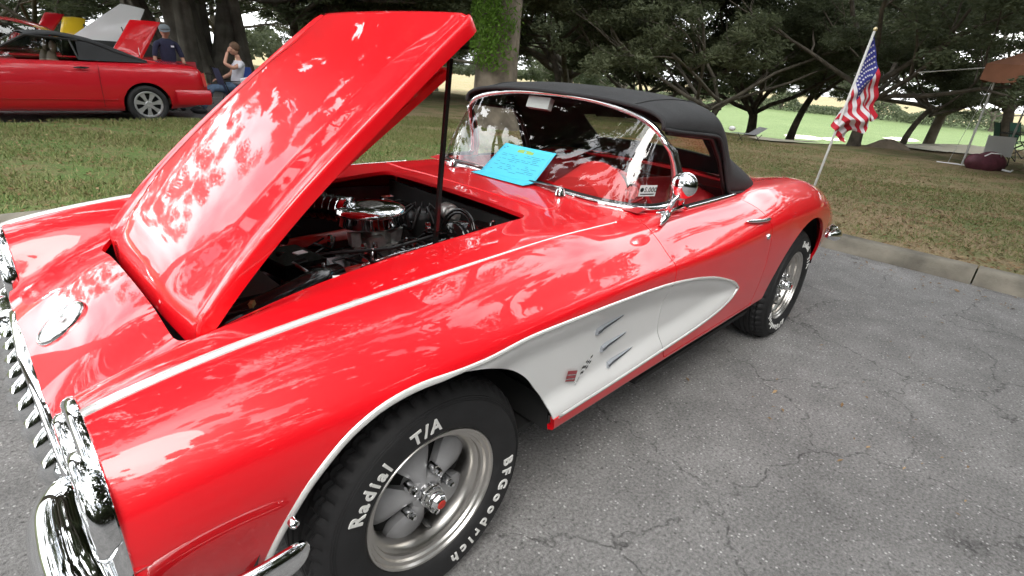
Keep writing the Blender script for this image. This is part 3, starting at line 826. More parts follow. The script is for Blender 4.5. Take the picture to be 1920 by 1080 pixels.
# wipers
def wiper(y0, name='wiper'):
    m = MB(); p0 = Vector((1.035, y0-.0, .945)); 
    m.lathe([(.001, .030), (.012, .028), (.018, .016), (.022, -.002)], 14, (1.005, y0, .944), 'Z')
    o = m.build('wiper_pivot', CHROME, CAR, smooth=True)
wiper(-.34); wiper(.34)
b = MB(); b.tube([(1.005, -.34, .968), (1.022, -.25, .962), (1.030, -.12, .958)], [.008, .006, .004], 8); b.tube([(1.030, -.325, .951), (1.028, -.10, .957), (1.026, .165, .957)], .0042, 6); b.build('wiper_arm', DCHROME, CAR, smooth=True)
b = MB(); b.tube([(1.005, .34, .968), (1.03, .25, .965), (1.034, .10, .966)], [.008, .006, .004], 8); b.tube([(1.034, .47, .955), (1.030, .30, .962), (1.028, .18, .962)], .0042, 6); b.build('wiper_arm', DCHROME, CAR, smooth=True)
# cowl vent panel ridge
path = [(x, w) for x, w in ((.80, .60), (.79, .40), (.785, .2), (.785, 0), (.79, -.2), (.80, -.38), (.825, -.435), (.86, -.44))]
prof_strip('cowl_bead', [((x, w, top_z(x, abs(w))), (0, 0, 1)) for x, w in [(np.interp(t, range(8), [p[0] for p in path]), np.interp(t, range(8), [p[1] for p in path])) for t in np.linspace(0, 7, 40)]], .007, .005, RED, CAR)
# side mirror
b = MB(); n = Vector((-.93, -.30, .10)).normalized(); c = Vector((1.215, -.765, 1.045)); a1 = n.orthogonal().normalized(); a2 = n.cross(a1)
def disc(prof, m):
    rows = []
    for r_, h_ in prof: rows.append([c+a1*r_*cos(2*pi*i/32)+a2*r_*sin(2*pi*i/32)+n*h_ for i in range(33)])
    m.grid(rows)
disc([(.0005, .022), (.018, .021), (.034, .016), (.045, .008), (.050, 0), (.049, -.006)], b)
b.tube([(1.215, -.765, 1.03), (1.20, -.745, .985), (1.175, -.735, .94)], [.010, .008, .012], 10)
b.tube([(1.13, -.742, .893), (1.165, -.738, .925), (1.20, -.730, .925), (1.235, -.722, .912)], [.006, .018, .014, .004], 10)
sm_o = b.build('side_mirror', CHROME, CAR, smooth=True)
b = MB(); disc([(.0005, -.006), (.048, -.006)], b); b.build('mirror_glass', CHROME, sm_o)
# ---- soft top
US = [(1.305, 1.320, 1.300, .592, 1.226), (1.42, 1.345, 1.41, .625, 1.214), (1.56, 1.354, 1.55, .640, 1.204), (1.74, 1.348, 1.685, .648, 1.190), (1.90, 1.315, 1.775, .658, 1.10), (2.05, 1.245, 1.83, .668, 1.00), (2.17, 1.165, 1.89, .678, .925), (2.27, 1.07, 2.08, .680, .915), (2.345, .985, 2.26, .640, .918), (2.39, .930, 2.34, .560, .925)]
US = np.array(US); nU = 60; tU = np.linspace(0, len(US)-1, nU); UQ = np.stack([pchip(np.arange(len(US)), US[:, k], tU) for k in range(5)], 1)
nP = 40; rows = []
for i in range(nU):
    xc, zc, xe, we, ze = UQ[i]; row = []
    for k in range(-nP, nP+1):
        t = k/nP; a = abs(t)*pi/2; e = .80; q = sin(a)**e; 
        w = we*q; z = ze+(zc-ze)*cos(a)**(.62); x = xc+(xe-xc)*q**2.2
        row.append((x, w*(1 if t > 0 else -1), z+.0))
    rows.append(row)
ST = np.array(rows)
win = lambda i, k: (ST[i, k, 2] < 1.185 and ST[i, k, 2] > 1.03 and abs(ST[i, k, 1]) < .40 and ST[i, k, 0] > 2.0)
b = MB(); Vt = [tuple(v) for r in rows for v in r]; Ft = []; Fw = []; nk = 2*nP+1
for i in range(nU-1):
    for k in range(nk-1):
        f = (i*nk+k, (i+1)*nk+k, (i+1)*nk+k+1, i*nk+k+1)
        (Fw if (win(i, k) and win(i+1, k+1)) else Ft).append(f)
b.add(Vt, Ft); TOP = b.build('soft_top', TOPFAB, CAR, smooth=True)
sol = TOP.modifiers.new('s', 'SOLIDIFY'); sol.thickness = .006; sol.offset = -1
if Fw:
    used = sorted({i for f in Fw for i in f}); mpw = {i: j for j, i in enumerate(used)}
    mesh_obj('rear_window', [Vt[i] for i in used], [tuple(mpw[i] for i in f) for f in Fw], PLASTICW, CAR)
# piping / hem along the header and lower edge, sail panel edges
b = MB()
b.tube([tuple(ST[0, k]+np.array([-.004, 0, -.004])) for k in range(0, nk)], .009, 8)
for e_ in (0, nk-1): b.tube([tuple(ST[i, e_]) for i in range(nU)], .008, 8)
b.tube([tuple(ST[nU-1, k]) for k in range(0, nk)], .008, 8); b.build('hem', TOPFAB, TOP, smooth=True)
for kf in (.46, -.46):   # stitched seams
    b = MB(); k = int((kf+1)/2*(nk-1)); b.tube([tuple(ST[i, k]+np.array([0, 0, .001])) for i in range(0, 46)], .0035, 6); b.build('seam', TOPFAB, TOP, smooth=True)
def frame_side(s):
    b = MB()
    b.tube([(1.33, s*.592, 1.215), (1.5, s*.612, 1.20), (1.68, s*.62, 1.185), (1.79, s*.632, 1.08), (1.86, s*.645, .97), (1.90, s*.655, .90)], .013, 8)
    b.build('roof_frame', BLACK, TOP, smooth=True)
sgn_side(frame_side)
b = MB(); b.box((1.34, .11, 1.255), (.03, .14, .055), Euler((0, .35, 0)).to_matrix()); mirr = b.build('rear_view_mirror', simple('pale_plastic', (.5, .52, .5), .4), CAR)
# ---- interior
b = MB(); rows = []
for x, z in ((1.10, .925), (1.16, .935), (1.22, .925), (1.27, .89), (1.285, .84), (1.28, .76), (1.24, .70)):
    rows.append([(x, y, z) for y in np.linspace(-.655, .655, 24)])
b.grid(rows); b.build('dashboard', INRED, CAR, smooth=True)
b = MB(); rows = []     # instrument dome in front of the driver
for i in range(9):
    t = i/8; x = 1.11+.16*t; R_ = .115+.030*t
    rows.append([(x, -.335+R_*1.15*cos(a), .915+R_*.98*sin(a)*(.78+.22*t)) for a in np.linspace(0, pi, 24)])
b.grid(rows); b.add(rows[0], [tuple(range(24))]); b.add([(v[0]-.001, v[1], v[2]) for v in rows[-1]], [tuple(range(23, -1, -1))]); b.build('instrument_pod', simple('red_dash_top', (.62, .03, .03), .5), CAR, angle=50)
b = MB()
for i in range(49): pass
cw = Vector((1.40, -.36, .84)); nwv = Vector((.92, 0, .38)).normalized(); u1 = Vector((0, 1, 0)); u2 = nwv.cross(u1)
b.tube([cw+u1*.20*cos(2*pi*i/40)+u2*.20*sin(2*pi*i/40) for i in range(41)], .011, 8, cap=False)
for a in (pi/2, pi*1.17, -pi*.17): b.tube([cw-nwv*.03, cw+u1*.19*cos(a)-u2*.19*sin(a)], .008, 6)
b.tube([cw-nwv*.05, cw-nwv*.25], .02, 8); b.build('steering_wheel', simple('red_bakelite', (.35, .015, .02), .3), CAR, smooth=True)
def seat(y):
    b = MB()
    def pad(c, d, R_): 
        rows = []
        for i in range(9):
            u = -1+2*i/8; row = []
            for k in range(25):
                a = 2*pi*k/24; e = .5; f = (1-abs(u)**4)**.35
                v = Vector((u*d[0]/2, d[1]/2*f*abs(cos(a))**e*(1 if cos(a) > 0 else -1), d[2]/2*f*abs(sin(a))**e*(1 if sin(a) > 0 else -1))); row.append(Vector(c)+R_@v)
            rows.append(row)
        b.grid(rows)
    pad((1.62, y, .50), (.50, .50, .16), Matrix.Identity(3)); pad((1.93, y, .70), (.50, .50, .15), Euler((0, -1.25, 0)).to_matrix())
    b.build('seat', INRED, CAR, smooth=True)
seat(-.34); seat(.34)
b = MB(); b.box((1.68, 0, .345), (1.15, 1.3, .02)); b.box((2.20, 0, .60), (.03, 1.25, .55)); b.box((1.13, 0, .60), (.03, 1.30, .55)); b.box((1.6, 0, .45), (.9, .16, .22)); b.build('cabin_tub', CARPET, CAR)
def inner_door(s):
    d = door_n if s < 0 else door_f_o
    b = MB(); b.box((1.56, s*.655, .66), (.78, .012, .50)); o = b.build('door_card', INRED, d)
    b = MB()
    for z in (.835, .805): b.tube([(1.22, s*.645, z), (1.92, s*.645, z)], .006, 6)
    b.tube([(1.74, s*.64, .87), (1.80, s*.625, .872), (1.86, s*.63, .868)], [.006, .010, .006], 6); b.build('door_card_trim', CHROME, d)
sgn_side(inner_door)
# ---- engine bay
b = MB()
b.box((.14, -.475, .60), (1.12, .012, .36)); b.box((.14, .475, .60), (1.12, .012, .36)); b.box((.735, 0, .67), (.012, .96, .40)); b.box((.13, 0, .46), (1.2, .96, .012)); b.box((-.44, 0, .56), (.012, .9, .30))
b.build('engine_bay', VOID, CAR)
ENG = empty('engine', (0, 0, 0)); ENG.parent = CAR
b = MB(); b.box((.30, 0, .57), (.50, .34, .22)); b.build('engine_block', ENGRED, ENG)
b = MB(); b.box((.30, 0, .69), (.40, .16, .05)); [b.box((.16+.09*k, s_*.09, .69), (.045, .16, .035), Euler((s_*-.5, 0, 0)).to_matrix()) for k in range(4) for s_ in (-1, 1)]; b.build('intake_manifold', DCHROME, ENG)
def valve_cover(s):
    b = MB(); R_ = Euler((s*-.6, 0, 0)).to_matrix(); rows = []
    for i in range(12):
        t = -1+2*i/11; f = (1-abs(t)**8)**.25; rows.append([Vector((.30+t*.25, s*.20, .700))+R_@Vector((0, .062*f*cos(a)**1*1.0, .055*f*abs(sin(a))**.6)) for a in np.linspace(0, pi, 11)])
    b.grid(rows); b.build('valve_cover', ENGRED, ENG, smooth=True)
    b = MB()
    for i in range(4): b.tube([(.12+i*.11, s*.26, .66), (.12+i*.11, s*.33, .64), (.14+i*.11, s*.37, .54)], .018, 8)
    b.tube([(.05, s*.36, .56), (.55, s*.37, .54)], .026, 8); b.build('exhaust_manifold', DCHROME, ENG, smooth=True)
sgn_side(valve_cover)
ACX, ACY, ACZ = .358, .035, .872
b = MB(); rows = []
for (f, h) in ((.92, -.050), (.96, -.046), (.965, -.012), (1.02, -.006), (1.03, .004), (.96, .014), (.80, .021), (.4, .024), (.01, .025)):
    rows.append([(ACX+(.122*f)*cos(a)*(1.08), ACY+.116*f*sin(a), ACZ+h) for a in np.linspace(0, 2*pi, 41)])
b.grid(rows); ac = b.build('air_cleaner', CHROME, ENG, smooth=True)
b = MB(); b.lathe([(.001, .0275), (.040, .027), (.048, .024)], 24, (ACX, ACY, ACZ), 'Z'); b.build('cleaner_decal', simple('engraved_steel', (.30, .30, .28), .4, 1.0, noise=.6, nscale=90), ENG)
b = MB(); pts = [Vector((ACX-.06, ACY+.05, ACZ-.005)), Vector((ACX-.10, ACY+.13, ACZ-.004)), Vector((ACX-.16, ACY+.22, ACZ-.01)), Vector((ACX-.24, ACY+.30, ACZ-.05))]
N_ = 30; Q = [Vector((pchip(range(4), [p[k] for p in pts], t) for k in range(3))) for t in np.linspace(0, 3, N_)]
b.tube(Q, [.046+.006*(i % 3 == 0) for i in range(N_)], 16); b.build('intake_duct', GBLACK, ENG, smooth=True); b = MB(); b.tube(Q[:5], .050, 16); b.build('duct_collar', CHROME, ENG, smooth=True)
b = MB()   # carburettor body: stacked castings
b.lathe([(.001, .0), (.068, .0), (.072, -.012), (.060, -.020), (.055, -.048), (.066, -.052), (.066, -.066), (.050, -.070), (.050, -.10), (.075, -.106), (.078, -.13)], 20, (ACX, ACY-.01, ACZ-.045), 'Z')
for (x, y, z, dx, dy, dz) in ((.045, -.07, -.085, .05, .04, .05), (-.03, -.075, -.10, .06, .035, .04), (.08, -.02, -.09, .04, .06, .05), (-.075, .0, -.10, .035, .07, .05), (.0, -.095, -.13, .10, .03, .03)):
    b.box((ACX+x, ACY+y, ACZ+z), (dx, dy, dz), Euler((x*3, y*2, x*4)).to_matrix())
b.build('carburettor', simple('cast_zinc', (.50, .50, .48), .35, .75, noise=.3, nscale=40), ENG, angle=40)
rr = random.Random(3)
for i in range(22):
    b = MB()
    x = ACX-.16+rr.random()*.34; y = ACY-.10-rr.random()*.16; z = .70+rr.random()*.08
    k = rr.random()
    if k < .4: b.box((x, y, z), (.012+.02*rr.random(), .012+.02*rr.random(), .01+.03*rr.random()), Euler((rr.random(), rr.random(), rr.random())).to_matrix())
    else: b.lathe([(.001, .02), (.008, .018), (.010, 0), (.006, -.01), (.004, -.05)], 8, (x, y, z), 'Z')
    b.build('fitting', CHROME_W, ENG, angle=40)
b = MB()
for i in range(9):
    x0 = .10+.055*i; b.tube([(x0, -.30, .62), (x0+.01, -.26, .735+.02*rr.random()), (x0+.05*rr.random(), -.10, .76), (.52, .02, .74)], .0045, 6)
b.tube([(-.02, -.06, .78), (.10, -.13, .80), (.30, -.17, .79), (.5, -.16, .80)], .007, 6); b.build('ignition_leads', BLACK, ENG, smooth=True)
b = MB(); b.tube([(.17, -.205, .765), (.30, -.195, .775), (.44, -.20, .785), (.52, -.21, .80)], .0035, 6); b.tube([(.24, -.16, .72), (.24, -.16, .80)], .004, 6); b.build('throttle_rod', CHROME, ENG, smooth=True)
b = MB(); b.lathe([(.001, .10), (.05, .095), (.06, .07), (.055, 0)], 20, (.60, .05, .74), 'Z'); 
for i in range(8): a = i*pi/4; b.tube([(.60+.035*cos(a), .05+.035*sin(a), .83), (.60+.04*cos(a), .05+.04*sin(a), .86), (.58+.12*cos(a), .05+.12*sin(a), .80)], .005, 6)
b.build('distributor', BLACK, ENG, smooth=True)
b = MB(); b.lathe([(.001, -.088), (.014, -.088), (.016, -.078), (.030, -.074), (.034, -.05), (.032, -.046), (.036, -.04), (.036, .02), (.030, .026), (.034, .03), (.033, .07), (.001, .075)], 20, (0, 0, 0), 'X')
wm = b.build('wiper_motor', simple('grey_cast_motor', (.45, .44, .42), .35, .85, noise=.25, nscale=40), ENG, angle=40, loc=(.672, -.045, .842)); wm.rotation_euler = (0, .1, radians(62))
b = MB()
for r_ in (.085, .097): b.tube([(.585+.02*sin(a), -.20+r_*cos(a), .80+r_*sin(a)) for a in np.linspace(-.6, pi*.9, 20)], .006, 8)
b.lathe([(.001, -.03), (.075, -.03), (.080, -.02), (.080, .03)], 28, (.60, -.19, .77), 'X'); b.build('heater_hose', GBLACK, ENG, smooth=True)
b = MB(); b.box((.655, -.27, .845), (.07, .10, .012), Euler((0, 0, .3)).to_matrix()); b.box((.65, -.25, .835), (.10, .03, .02)); b.lathe([(.001, .02), (.010, .018), (.012, 0)], 10, (.665, -.31, .855), 'Z'); b.build('fluid_bracket', CHROME_W, ENG)
b = MB(); b.tube([(.06, -.25, .775), (-.02, -.285, .785), (-.10, -.315, .778), (-.20, -.33, .762), (-.30, -.335, .745), (-.38, -.32, .72)], [.034, .037, .037, .036, .035, .034], 16); b.build('radiator_hose', GBLACK, ENG, smooth=True)
b = MB(); b.tube([(.06, .10, .80), (-.05, .12, .84), (-.2, .12, .82)], .03, 14); b.build('radiator_hose', GBLACK, ENG, smooth=True)
rr = random.Random(12)
for q in range(16):   # small hoses and wires threading the bay
    x0, y0 = rr.uniform(-.1, .62), rr.uniform(-.42, .38); p_ = Vector((x0, y0, rr.uniform(.70, .80))); pts = [p_]
    for k in range(4): p_ = p_+Vector((rr.uniform(-.10, .14), rr.uniform(-.10, .10), rr.uniform(-.03, .03))); p_.y = max(-.43, min(.42, p_.y)); p_.x = min(p_.x, .70); p_.z = min(p_.z, .82); pts.append(p_.copy())
    b = MB(); b.tube(pts, rr.choice([.004, .006, .009]), 7); b.build('cable', rr.choice([BLACK, GBLACK, GBLACK, DCHROME]), ENG, smooth=True)
b = MB(); b.box((-.02, -.10, .785), (.15, .16, .05), Euler((.05, .08, .2)).to_matrix()); b.build('fan_shroud', GBLACK, ENG)
for (x, y, z) in ((.10, -.335, .80), (.16, -.36, .80), (-.10, -.40, .80), (.46, -.32, .83), (.52, -.10, .82), (.22, -.14, .80), (.17, .0, .80)):
    b = MB(); b.lathe([(.001, .016), (.009, .015), (.013, .006), (.010, 0), (.013, -.006), (.011, -.02)], 6, (x, y, z), 'Z'); b.build('clamp', CHROME_W, ENG)
b = MB(); b.box((-.27, 0, .70), (.07, .72, .16)); b.box((-.20, 0, .785), (.14, .60, .012)); b.lathe([(.001, .03), (.025, .028), (.028, 0)], 16, (-.24, .1, .79), 'Z'); b.build('radiator', BLACK, ENG)
b = MB(); b.box((.0, -.13, .822), (.045, .022, .003), Euler((.1, .1, .4)).to_matrix()); b.build('part_tag', WPAPER, ENG)
for (x, y, z, m_) in ((-.255, -.405, .815, BRASS), (-.02, -.395, .828, WPAPER), (.185, -.432, .843, WPAPER), (-.12, -.41, .812, BRASS)): b = MB(); b.box((x, y, z), (.020, .010, .012), Euler((.2, .1, x*9)).to_matrix()); b.build('clip', m_, ENG)
b = MB(); b.box((.50, .20, .84), (.10, .05, .03)); b.box((.56, .24, .83), (.05, .03, .06)); b.build('coil_bracket', CHROME_W, ENG)
# prop rod
b = MB(); b.tube([(.318, -.405, .865), (.36, -.405, 1.42)], .0085, 4); b.tube([(.318, -.405, .74), (.318, -.405, .87)], .010, 8); b.build('prop_rod', GBLACK, CAR)
# ---- card under the wiper
def gp(y, z, off=.008): return Vector((.394+.70*z-off-.02, y, z))
cardV = []; nx_, ny_ = 10, 12; rows = []
TL, TR, BL, BR = Vector((1.128, .109, 1.079)), Vector((1.128, -.202, 1.079)), Vector((1.024, -.160, .962)), Vector((1.024, .158, .962))
TLc, TRc, BRc, BLc = (1.128, .112, 1.078), (1.128, -.200, 1.078), (1.020, -.178, .955), (1.020, .150, .955)
def bil(u, v):
    a = Vector(TLc).lerp(Vector(TRc), u); c = Vector(BLc).lerp(Vector(BRc), u); p = a.lerp(c, v); p.x -= .006*sin(pi*u)+.003*sin(3*u+2*v); return p
rows = [[bil(i/12, j/10) for i in range(13)] for j in range(11)]
rows.append([Vector((p.x-.030, p.y+.004, p.z-.004)) for p in rows[-1]]); rows.append([Vector((p.x-.03, p.y+.004, p.z-.003)) for p in rows[-1]])
b = MB(); b.grid(rows)
card = b.build('entry_card', PAPER, None, angle=40); tag(card, 'cyan printed entry card tucked under the wiper on the windshield', 'card')
s_ = card.modifiers.new('s', 'SOLIDIFY'); s_.thickness = .0008
b = MB()
def line(u0, u1, v, th=.006, m=0):
    n = Vector((-.75, 0, .66)).normalized()*.0015
    b.add([bil(u0, v)+n, bil(u1, v)+n, bil(u1, v+th)+n, bil(u0, v+th)+n], [(0, 1, 2, 3)], m)
rr = random.Random(5)
line(.36, .66, .12, .085, 1); line(.40, .60, .10, .02, 1)
for i, v in enumerate(np.linspace(.26, .86, 12)):
    u = .12
    while u < .85:
        w_ = .04+.12*rr.random()
        if rr.random() < .70: line(u, min(u+w_, .9), v, .010)
        u += w_+.03
line(.09, .12, .09, .02); line(.05, .08, .14, .02)
b.build('print', [INK, INKG], card)
# label inside windshield + round sticker
def label(txt, o, ex, ey, w_, h_, name, mats):
    o, ex, ey = Vector(o), Vector(ex).normalized(), Vector(ey).normalized(); n = ex.cross(ey)
    b = MB(); b.add([o, o+ex*w_, o+ex*w_+ey*h_, o+ey*h_], [(0, 1, 2, 3)], 0)
    cu = bpy.data.curves.new('t', 'FONT'); cu.body = txt; cu.size = h_*.62; cu.offset = .0005; cu.resolution_u = 2
    to = bpy.data.objects.new('t', cu); link(to); dg = bpy.context.evaluated_depsgraph_get(); me = to.evaluated_get(dg).to_mesh()
    V = [o+ex*(w_*.28+v.co.x)+ey*(h_*.38+v.co.y)+n*.0012 for v in me.vertices]; F = [tuple(p.vertices) for p in me.polygons]; bpy.data.objects.remove(to); b.add(V, F, 1)
    b.add([o+ex*(w_*.15+h_*.2*cos(k*pi/6))+ey*(h_*.58+h_*.2*sin(k*pi/6))+n*.0012 for k in range(12)], [tuple(range(12))], 1)
    b.add([o+ex*w_*.1+ey*h_*.14+n*.0012, o+ex*w_*.9+ey*h_*.14+n*.0012, o+ex*w_*.9+ey*h_*.24+n*.0012, o+ex*w_*.1+ey*h_*.24+n*.0012], [(0, 1, 2, 3)], 1)
    return b.build(name, mats, CAR)
label('S.000', (1.190, -.590, .968), (.45, -.20, .0), (.20, 0, 1), .082, .045, 'window_label', [WPAPER, BLACK])
b = MB(); o_ = Vector((1.165, -.575, .982)); ex, ey = Vector((.5, -.6, 0)).normalized(), Vector((.25, 0, 1)).normalized()
b.add([o_+ex*(.026+.004*(k % 2))*cos(k*pi/10)+ey*(.026+.004*(k % 2))*sin(k*pi/10) for k in range(20)], [tuple(range(20))]); b.build('round_sticker', simple('faded_red_print', (.5, .12, .12), .7, noise=.5, nscale=120), CAR)
# ================================================================= GROUND
def ray(px, py):
    d = _f+_r2*((px-960)/999.01)-_u2*((py-540)/999.01); return d
def on_z(px, py, z=0.0):
    d = ray(px, py); return CAMLOC+d*((z-CAMLOC.z)/d.z)
def on_y(px, py, y):
    d = ray(px, py); return CAMLOC+d*((y-CAMLOC.y)/d.y)
def at_dist(px, py, dist):
    d = ray(px, py); h = sqrt(d.x**2+d.y**2); return CAMLOC+d*(dist/h)
def gz(x, y=5.0): return -2.6*float(sm(10+12*float(sm(4.5, -1.5, y)), 48+6*float(sm(4.5, -1.5, y)), x))
def on_g(px, py):
    z = .1
    for _ in range(12): p = on_z(px, py, z); z = .105+gz(p.x, p.y)
    return p
def asphalt_mat(name, base=.135):
    m, N, L, b = newmat(name); t = N.new('ShaderNodeTexCoord')
    def noise(sc, det=4, rough=.6):
        n = N.new('ShaderNodeTexNoise'); n.inputs['Scale'].default_value = sc; n.inputs['Detail'].default_value = det; n.inputs['Roughness'].default_value = rough; L.new(t.outputs['Object'], n.inputs['Vector']); return n
    def ramp(src, p0, c0, p1, c1):
        r = N.new('ShaderNodeMapRange'); r.inputs['From Min'].default_value = p0; r.inputs['From Max'].default_value = p1; r.inputs['To Min'].default_value = c0; r.inputs['To Max'].default_value = c1; r.clamp = True
        L.new(src, r.inputs['Value']); return r.outputs[0]
    def math(op, a, b_):
        q = N.new('ShaderNodeMath'); q.operation = op
        for i, v in enumerate((a, b_)):
            if isinstance(v, (int, float)): q.inputs[i].default_value = v
            else: L.new(v, q.inputs[i])
        return q.outputs[0]
    big = ramp(noise(.55, 5).outputs['Fac'], .3, .74, .7, 1.24)
    mid = ramp(noise(3.0, 7, .75).outputs['Fac'], .3, .72, .7, 1.24)
    fine = ramp(noise(85, 4, .8).outputs['Fac'], .3, .42, .72, 1.65)
    v = N.new('ShaderNodeTexVoronoi'); v.inputs['Scale'].default_value = 75; L.new(t.outputs['Object'], v.inputs['Vector'])
    sep = N.new('ShaderNodeSeparateColor'); L.new(v.outputs['Color'], sep.inputs[0])
    isl = math('GREATER_THAN', sep.outputs[0], .86); core = ramp(v.outputs['Distance'], .12, 1, .38, 0); spk = math('MULTIPLY', isl, core)
    v2 = N.new('ShaderNodeTexVoronoi'); v2.inputs['Scale'].default_value = 60; L.new(t.outputs['Object'], v2.inputs['Vector'])
    sep2 = N.new('ShaderNodeSeparateColor'); L.new(v2.outputs['Color'], sep2.inputs[0]); dk = math('MULTIPLY', math('GREATER_THAN', sep2.outputs[1], .86), ramp(v2.outputs['Distance'], .1, 1, .4, 0))
    # cracks: distorted voronoi edges, thinned by a mask
    w = noise(1.7, 4); vm = N.new('ShaderNodeVectorMath'); vm.operation = 'SCALE'; vm.inputs['Scale'].default_value = .55; L.new(w.outputs['Color'], vm.inputs[0])
    va = N.new('ShaderNodeVectorMath'); L.new(t.outputs['Object'], va.inputs[0]); L.new(vm.outputs[0], va.inputs[1])
    w2 = noise(14, 3); vm2 = N.new('ShaderNodeVectorMath'); vm2.operation = 'SCALE'; vm2.inputs['Scale'].default_value = .10; L.new(w2.outputs['Color'], vm2.inputs[0])
    vb = N.new('ShaderNodeVectorMath'); L.new(va.outputs[0], vb.inputs[0]); L.new(vm2.outputs[0], vb.inputs[1])
    ve = N.new('ShaderNodeTexVoronoi'); ve.feature = 'DISTANCE_TO_EDGE'; ve.inputs['Scale'].default_value = 1.15; L.new(vb.outputs[0], ve.inputs['Vector'])
    ck = math('MULTIPLY', ramp(ve.outputs['Distance'], .001, 1, .011, 0), ramp(noise(.9, 3).outputs['Fac'], .40, 0, .50, 1))
    ck = math('MULTIPLY', ck, ramp(noise(25, 2).outputs['Fac'], .35, .2, .55, 1))
    val = math('MULTIPLY', math('MULTIPLY', big, mid), fine)
    val = math('MULTIPLY', val, base); val = math('ADD', val, math('MULTIPLY', spk, .30)); val = math('MULTIPLY', val, math('SUBTRACT', 1, math('MULTIPLY', dk, .55)))
    # worn light streak patches
    val = math('ADD', val, math('MULTIPLY', ramp(noise(.8, 6, .75).outputs['Fac'], .58, 0, .68, 1), .018))
    val = math('MULTIPLY', val, math('SUBTRACT', 1, math('MULTIPLY', ck, .55)))
    cb = N.new('ShaderNodeCombineColor'); L.new(math('MULTIPLY', val, 1.02), cb.inputs[0]); L.new(val, cb.inputs[1]); L.new(math('MULTIPLY', val, .985), cb.inputs[2]); L.new(cb.outputs[0], b.inputs['Base Color'])
    b.inputs['Roughness'].default_value = .82; b.inputs['Specular IOR Level'].default_value = .35
    bp = N.new('ShaderNodeBump'); bp.inputs['Strength'].default_value = .55; bp.inputs['Distance'].default_value = .006
    h = math('SUBTRACT', math('ADD', fine, math('MULTIPLY', spk, .5)), math('MULTIPLY', ck, 1.5)); L.new(h, bp.inputs['Height']); L.new(bp.outputs[0], b.inputs['Normal'])
    return m
ASPH = asphalt_mat('asphalt', .175)
def lawn_mat(name, cols, s1=.5, s2=6, s3=60, w=(.4, .6)):
    m, N, L, b = newmat(name); t = N.new('ShaderNodeTexCoord'); outs = []
    for s, d in ((s1, 5), (s2, 6), (s3, 3)):
        n = N.new('ShaderNodeTexNoise'); n.inputs['Scale'].default_value = s; n.inputs['Detail'].default_value = d; n.inputs['Roughness'].default_value = .65; L.new(t.outputs['Object'], n.inputs['Vector']); outs.append(n.outputs['Fac'])
    a = N.new('ShaderNodeMath'); a.operation = 'MULTIPLY_ADD'; a.inputs[1].default_value = w[0]; L.new(outs[0], a.inputs[0])
    a2 = N.new('ShaderNodeMath'); a2.operation = 'MULTIPLY'; a2.inputs[1].default_value = w[1]; L.new(outs[1], a2.inputs[0]); L.new(a2.outputs[0], a.inputs[2])
    r = N.new('ShaderNodeValToRGB'); e = r.color_ramp.elements
    for i, (p, c) in enumerate(cols):
        if i < 2: e[i].position = p; e[i].color = (*c, 1)
        else: q = e.new(p); q.color = (*c, 1)
    L.new(a.outputs[0], r.inputs[0])
    mr = N.new('ShaderNodeMapRange'); mr.inputs['From Min'].default_value = .3; mr.inputs['From Max'].default_value = .7; mr.inputs['To Min'].default_value = .55; mr.inputs['To Max'].default_value = 1.4; L.new(outs[2], mr.inputs['Value'])
    v = N.new('ShaderNodeVectorMath'); v.operation = 'SCALE'; L.new(r.outputs[0], v.inputs[0]); L.new(mr.outputs[0], v.inputs['Scale']); L.new(v.outputs[0], b.inputs['Base Color'])
    b.inputs['Roughness'].default_value = .95; b.inputs['Specular IOR Level'].default_value = .1
    bp = N.new('ShaderNodeBump'); bp.inputs['Strength'].default_value = .6; bp.inputs['Distance'].default_value = .03; L.new(outs[2], bp.inputs['Height']); L.new(bp.outputs[0], b.inputs['Normal'])
    return m
LAWN = lawn_mat('lawn', ((.36, (.19, .145, .085)), (.44, (.18, .17, .08)), (.52, (.12, .165, .058)), (.62, (.105, .185, .052))), .55, 3.2)
LAWN_DRY = lawn_mat('dry_leafy_lawn', ((.38, (.29, .215, .135)), (.48, (.26, .205, .12)), (.56, (.18, .18, .085)), (.64, (.12, .165, .062))), .35, 2.4)
FAIR = lawn_mat('fairway_grass', ((.35, (.105, .150, .060)), (.65, (.14, .185, .08))), .08, .5, 8)
SAND = simple('bunker_sand', (.62, .58, .47), .9, noise=.08, nscale=1)
b = MB(); b.add([(-70, -70, 0), (5.12, -70, 0), (5.12, 3.42, 0), (-70, 3.42, 0)], [(0, 1, 2, 3)]); o = b.build('parking_lot', ASPH); tag(o, kind='structure')
ROAD = asphalt_mat('old_asphalt', .20)
b = MB(); b.add([(-70, 9.15, .03), (6.0, 9.15, .03), (7.2, 10.5, .03), (7.2, 16.5, .03), (-70, 17.5, .03)], [(0, 1, 2, 3, 4)]); o = b.build('road', ROAD); tag(o, kind='structure')
def hz(x, y):
    return .105+.022*sin(x*.9+1)*cos(y*.7)+.012*sin(x*2.3+y*1.7)
def lawn_strip(name, xs, ys, mat, zf):
    b = MB(); rows = [[(x, y, zf(x, y)) for y in ys] for x in xs]; b.grid(rows, flip=True); o = b.build(name, mat, smooth=True); tag(o, kind='structure'); return o
fade = lambda x, y: min(1, max(0, (x-5.25)/.8)) 
lawn_strip('lawn', np.linspace(-70, 5.25, 180), np.linspace(3.45, 9.25, 24), LAWN, lambda x, y: .105+(hz(x, y)-.105)*min(1, (y-3.45)/.8, (9.25-y)/.8)-(.095 if y > 9.2 else .0)*1.0+(-.02 if y > 9 else 0))
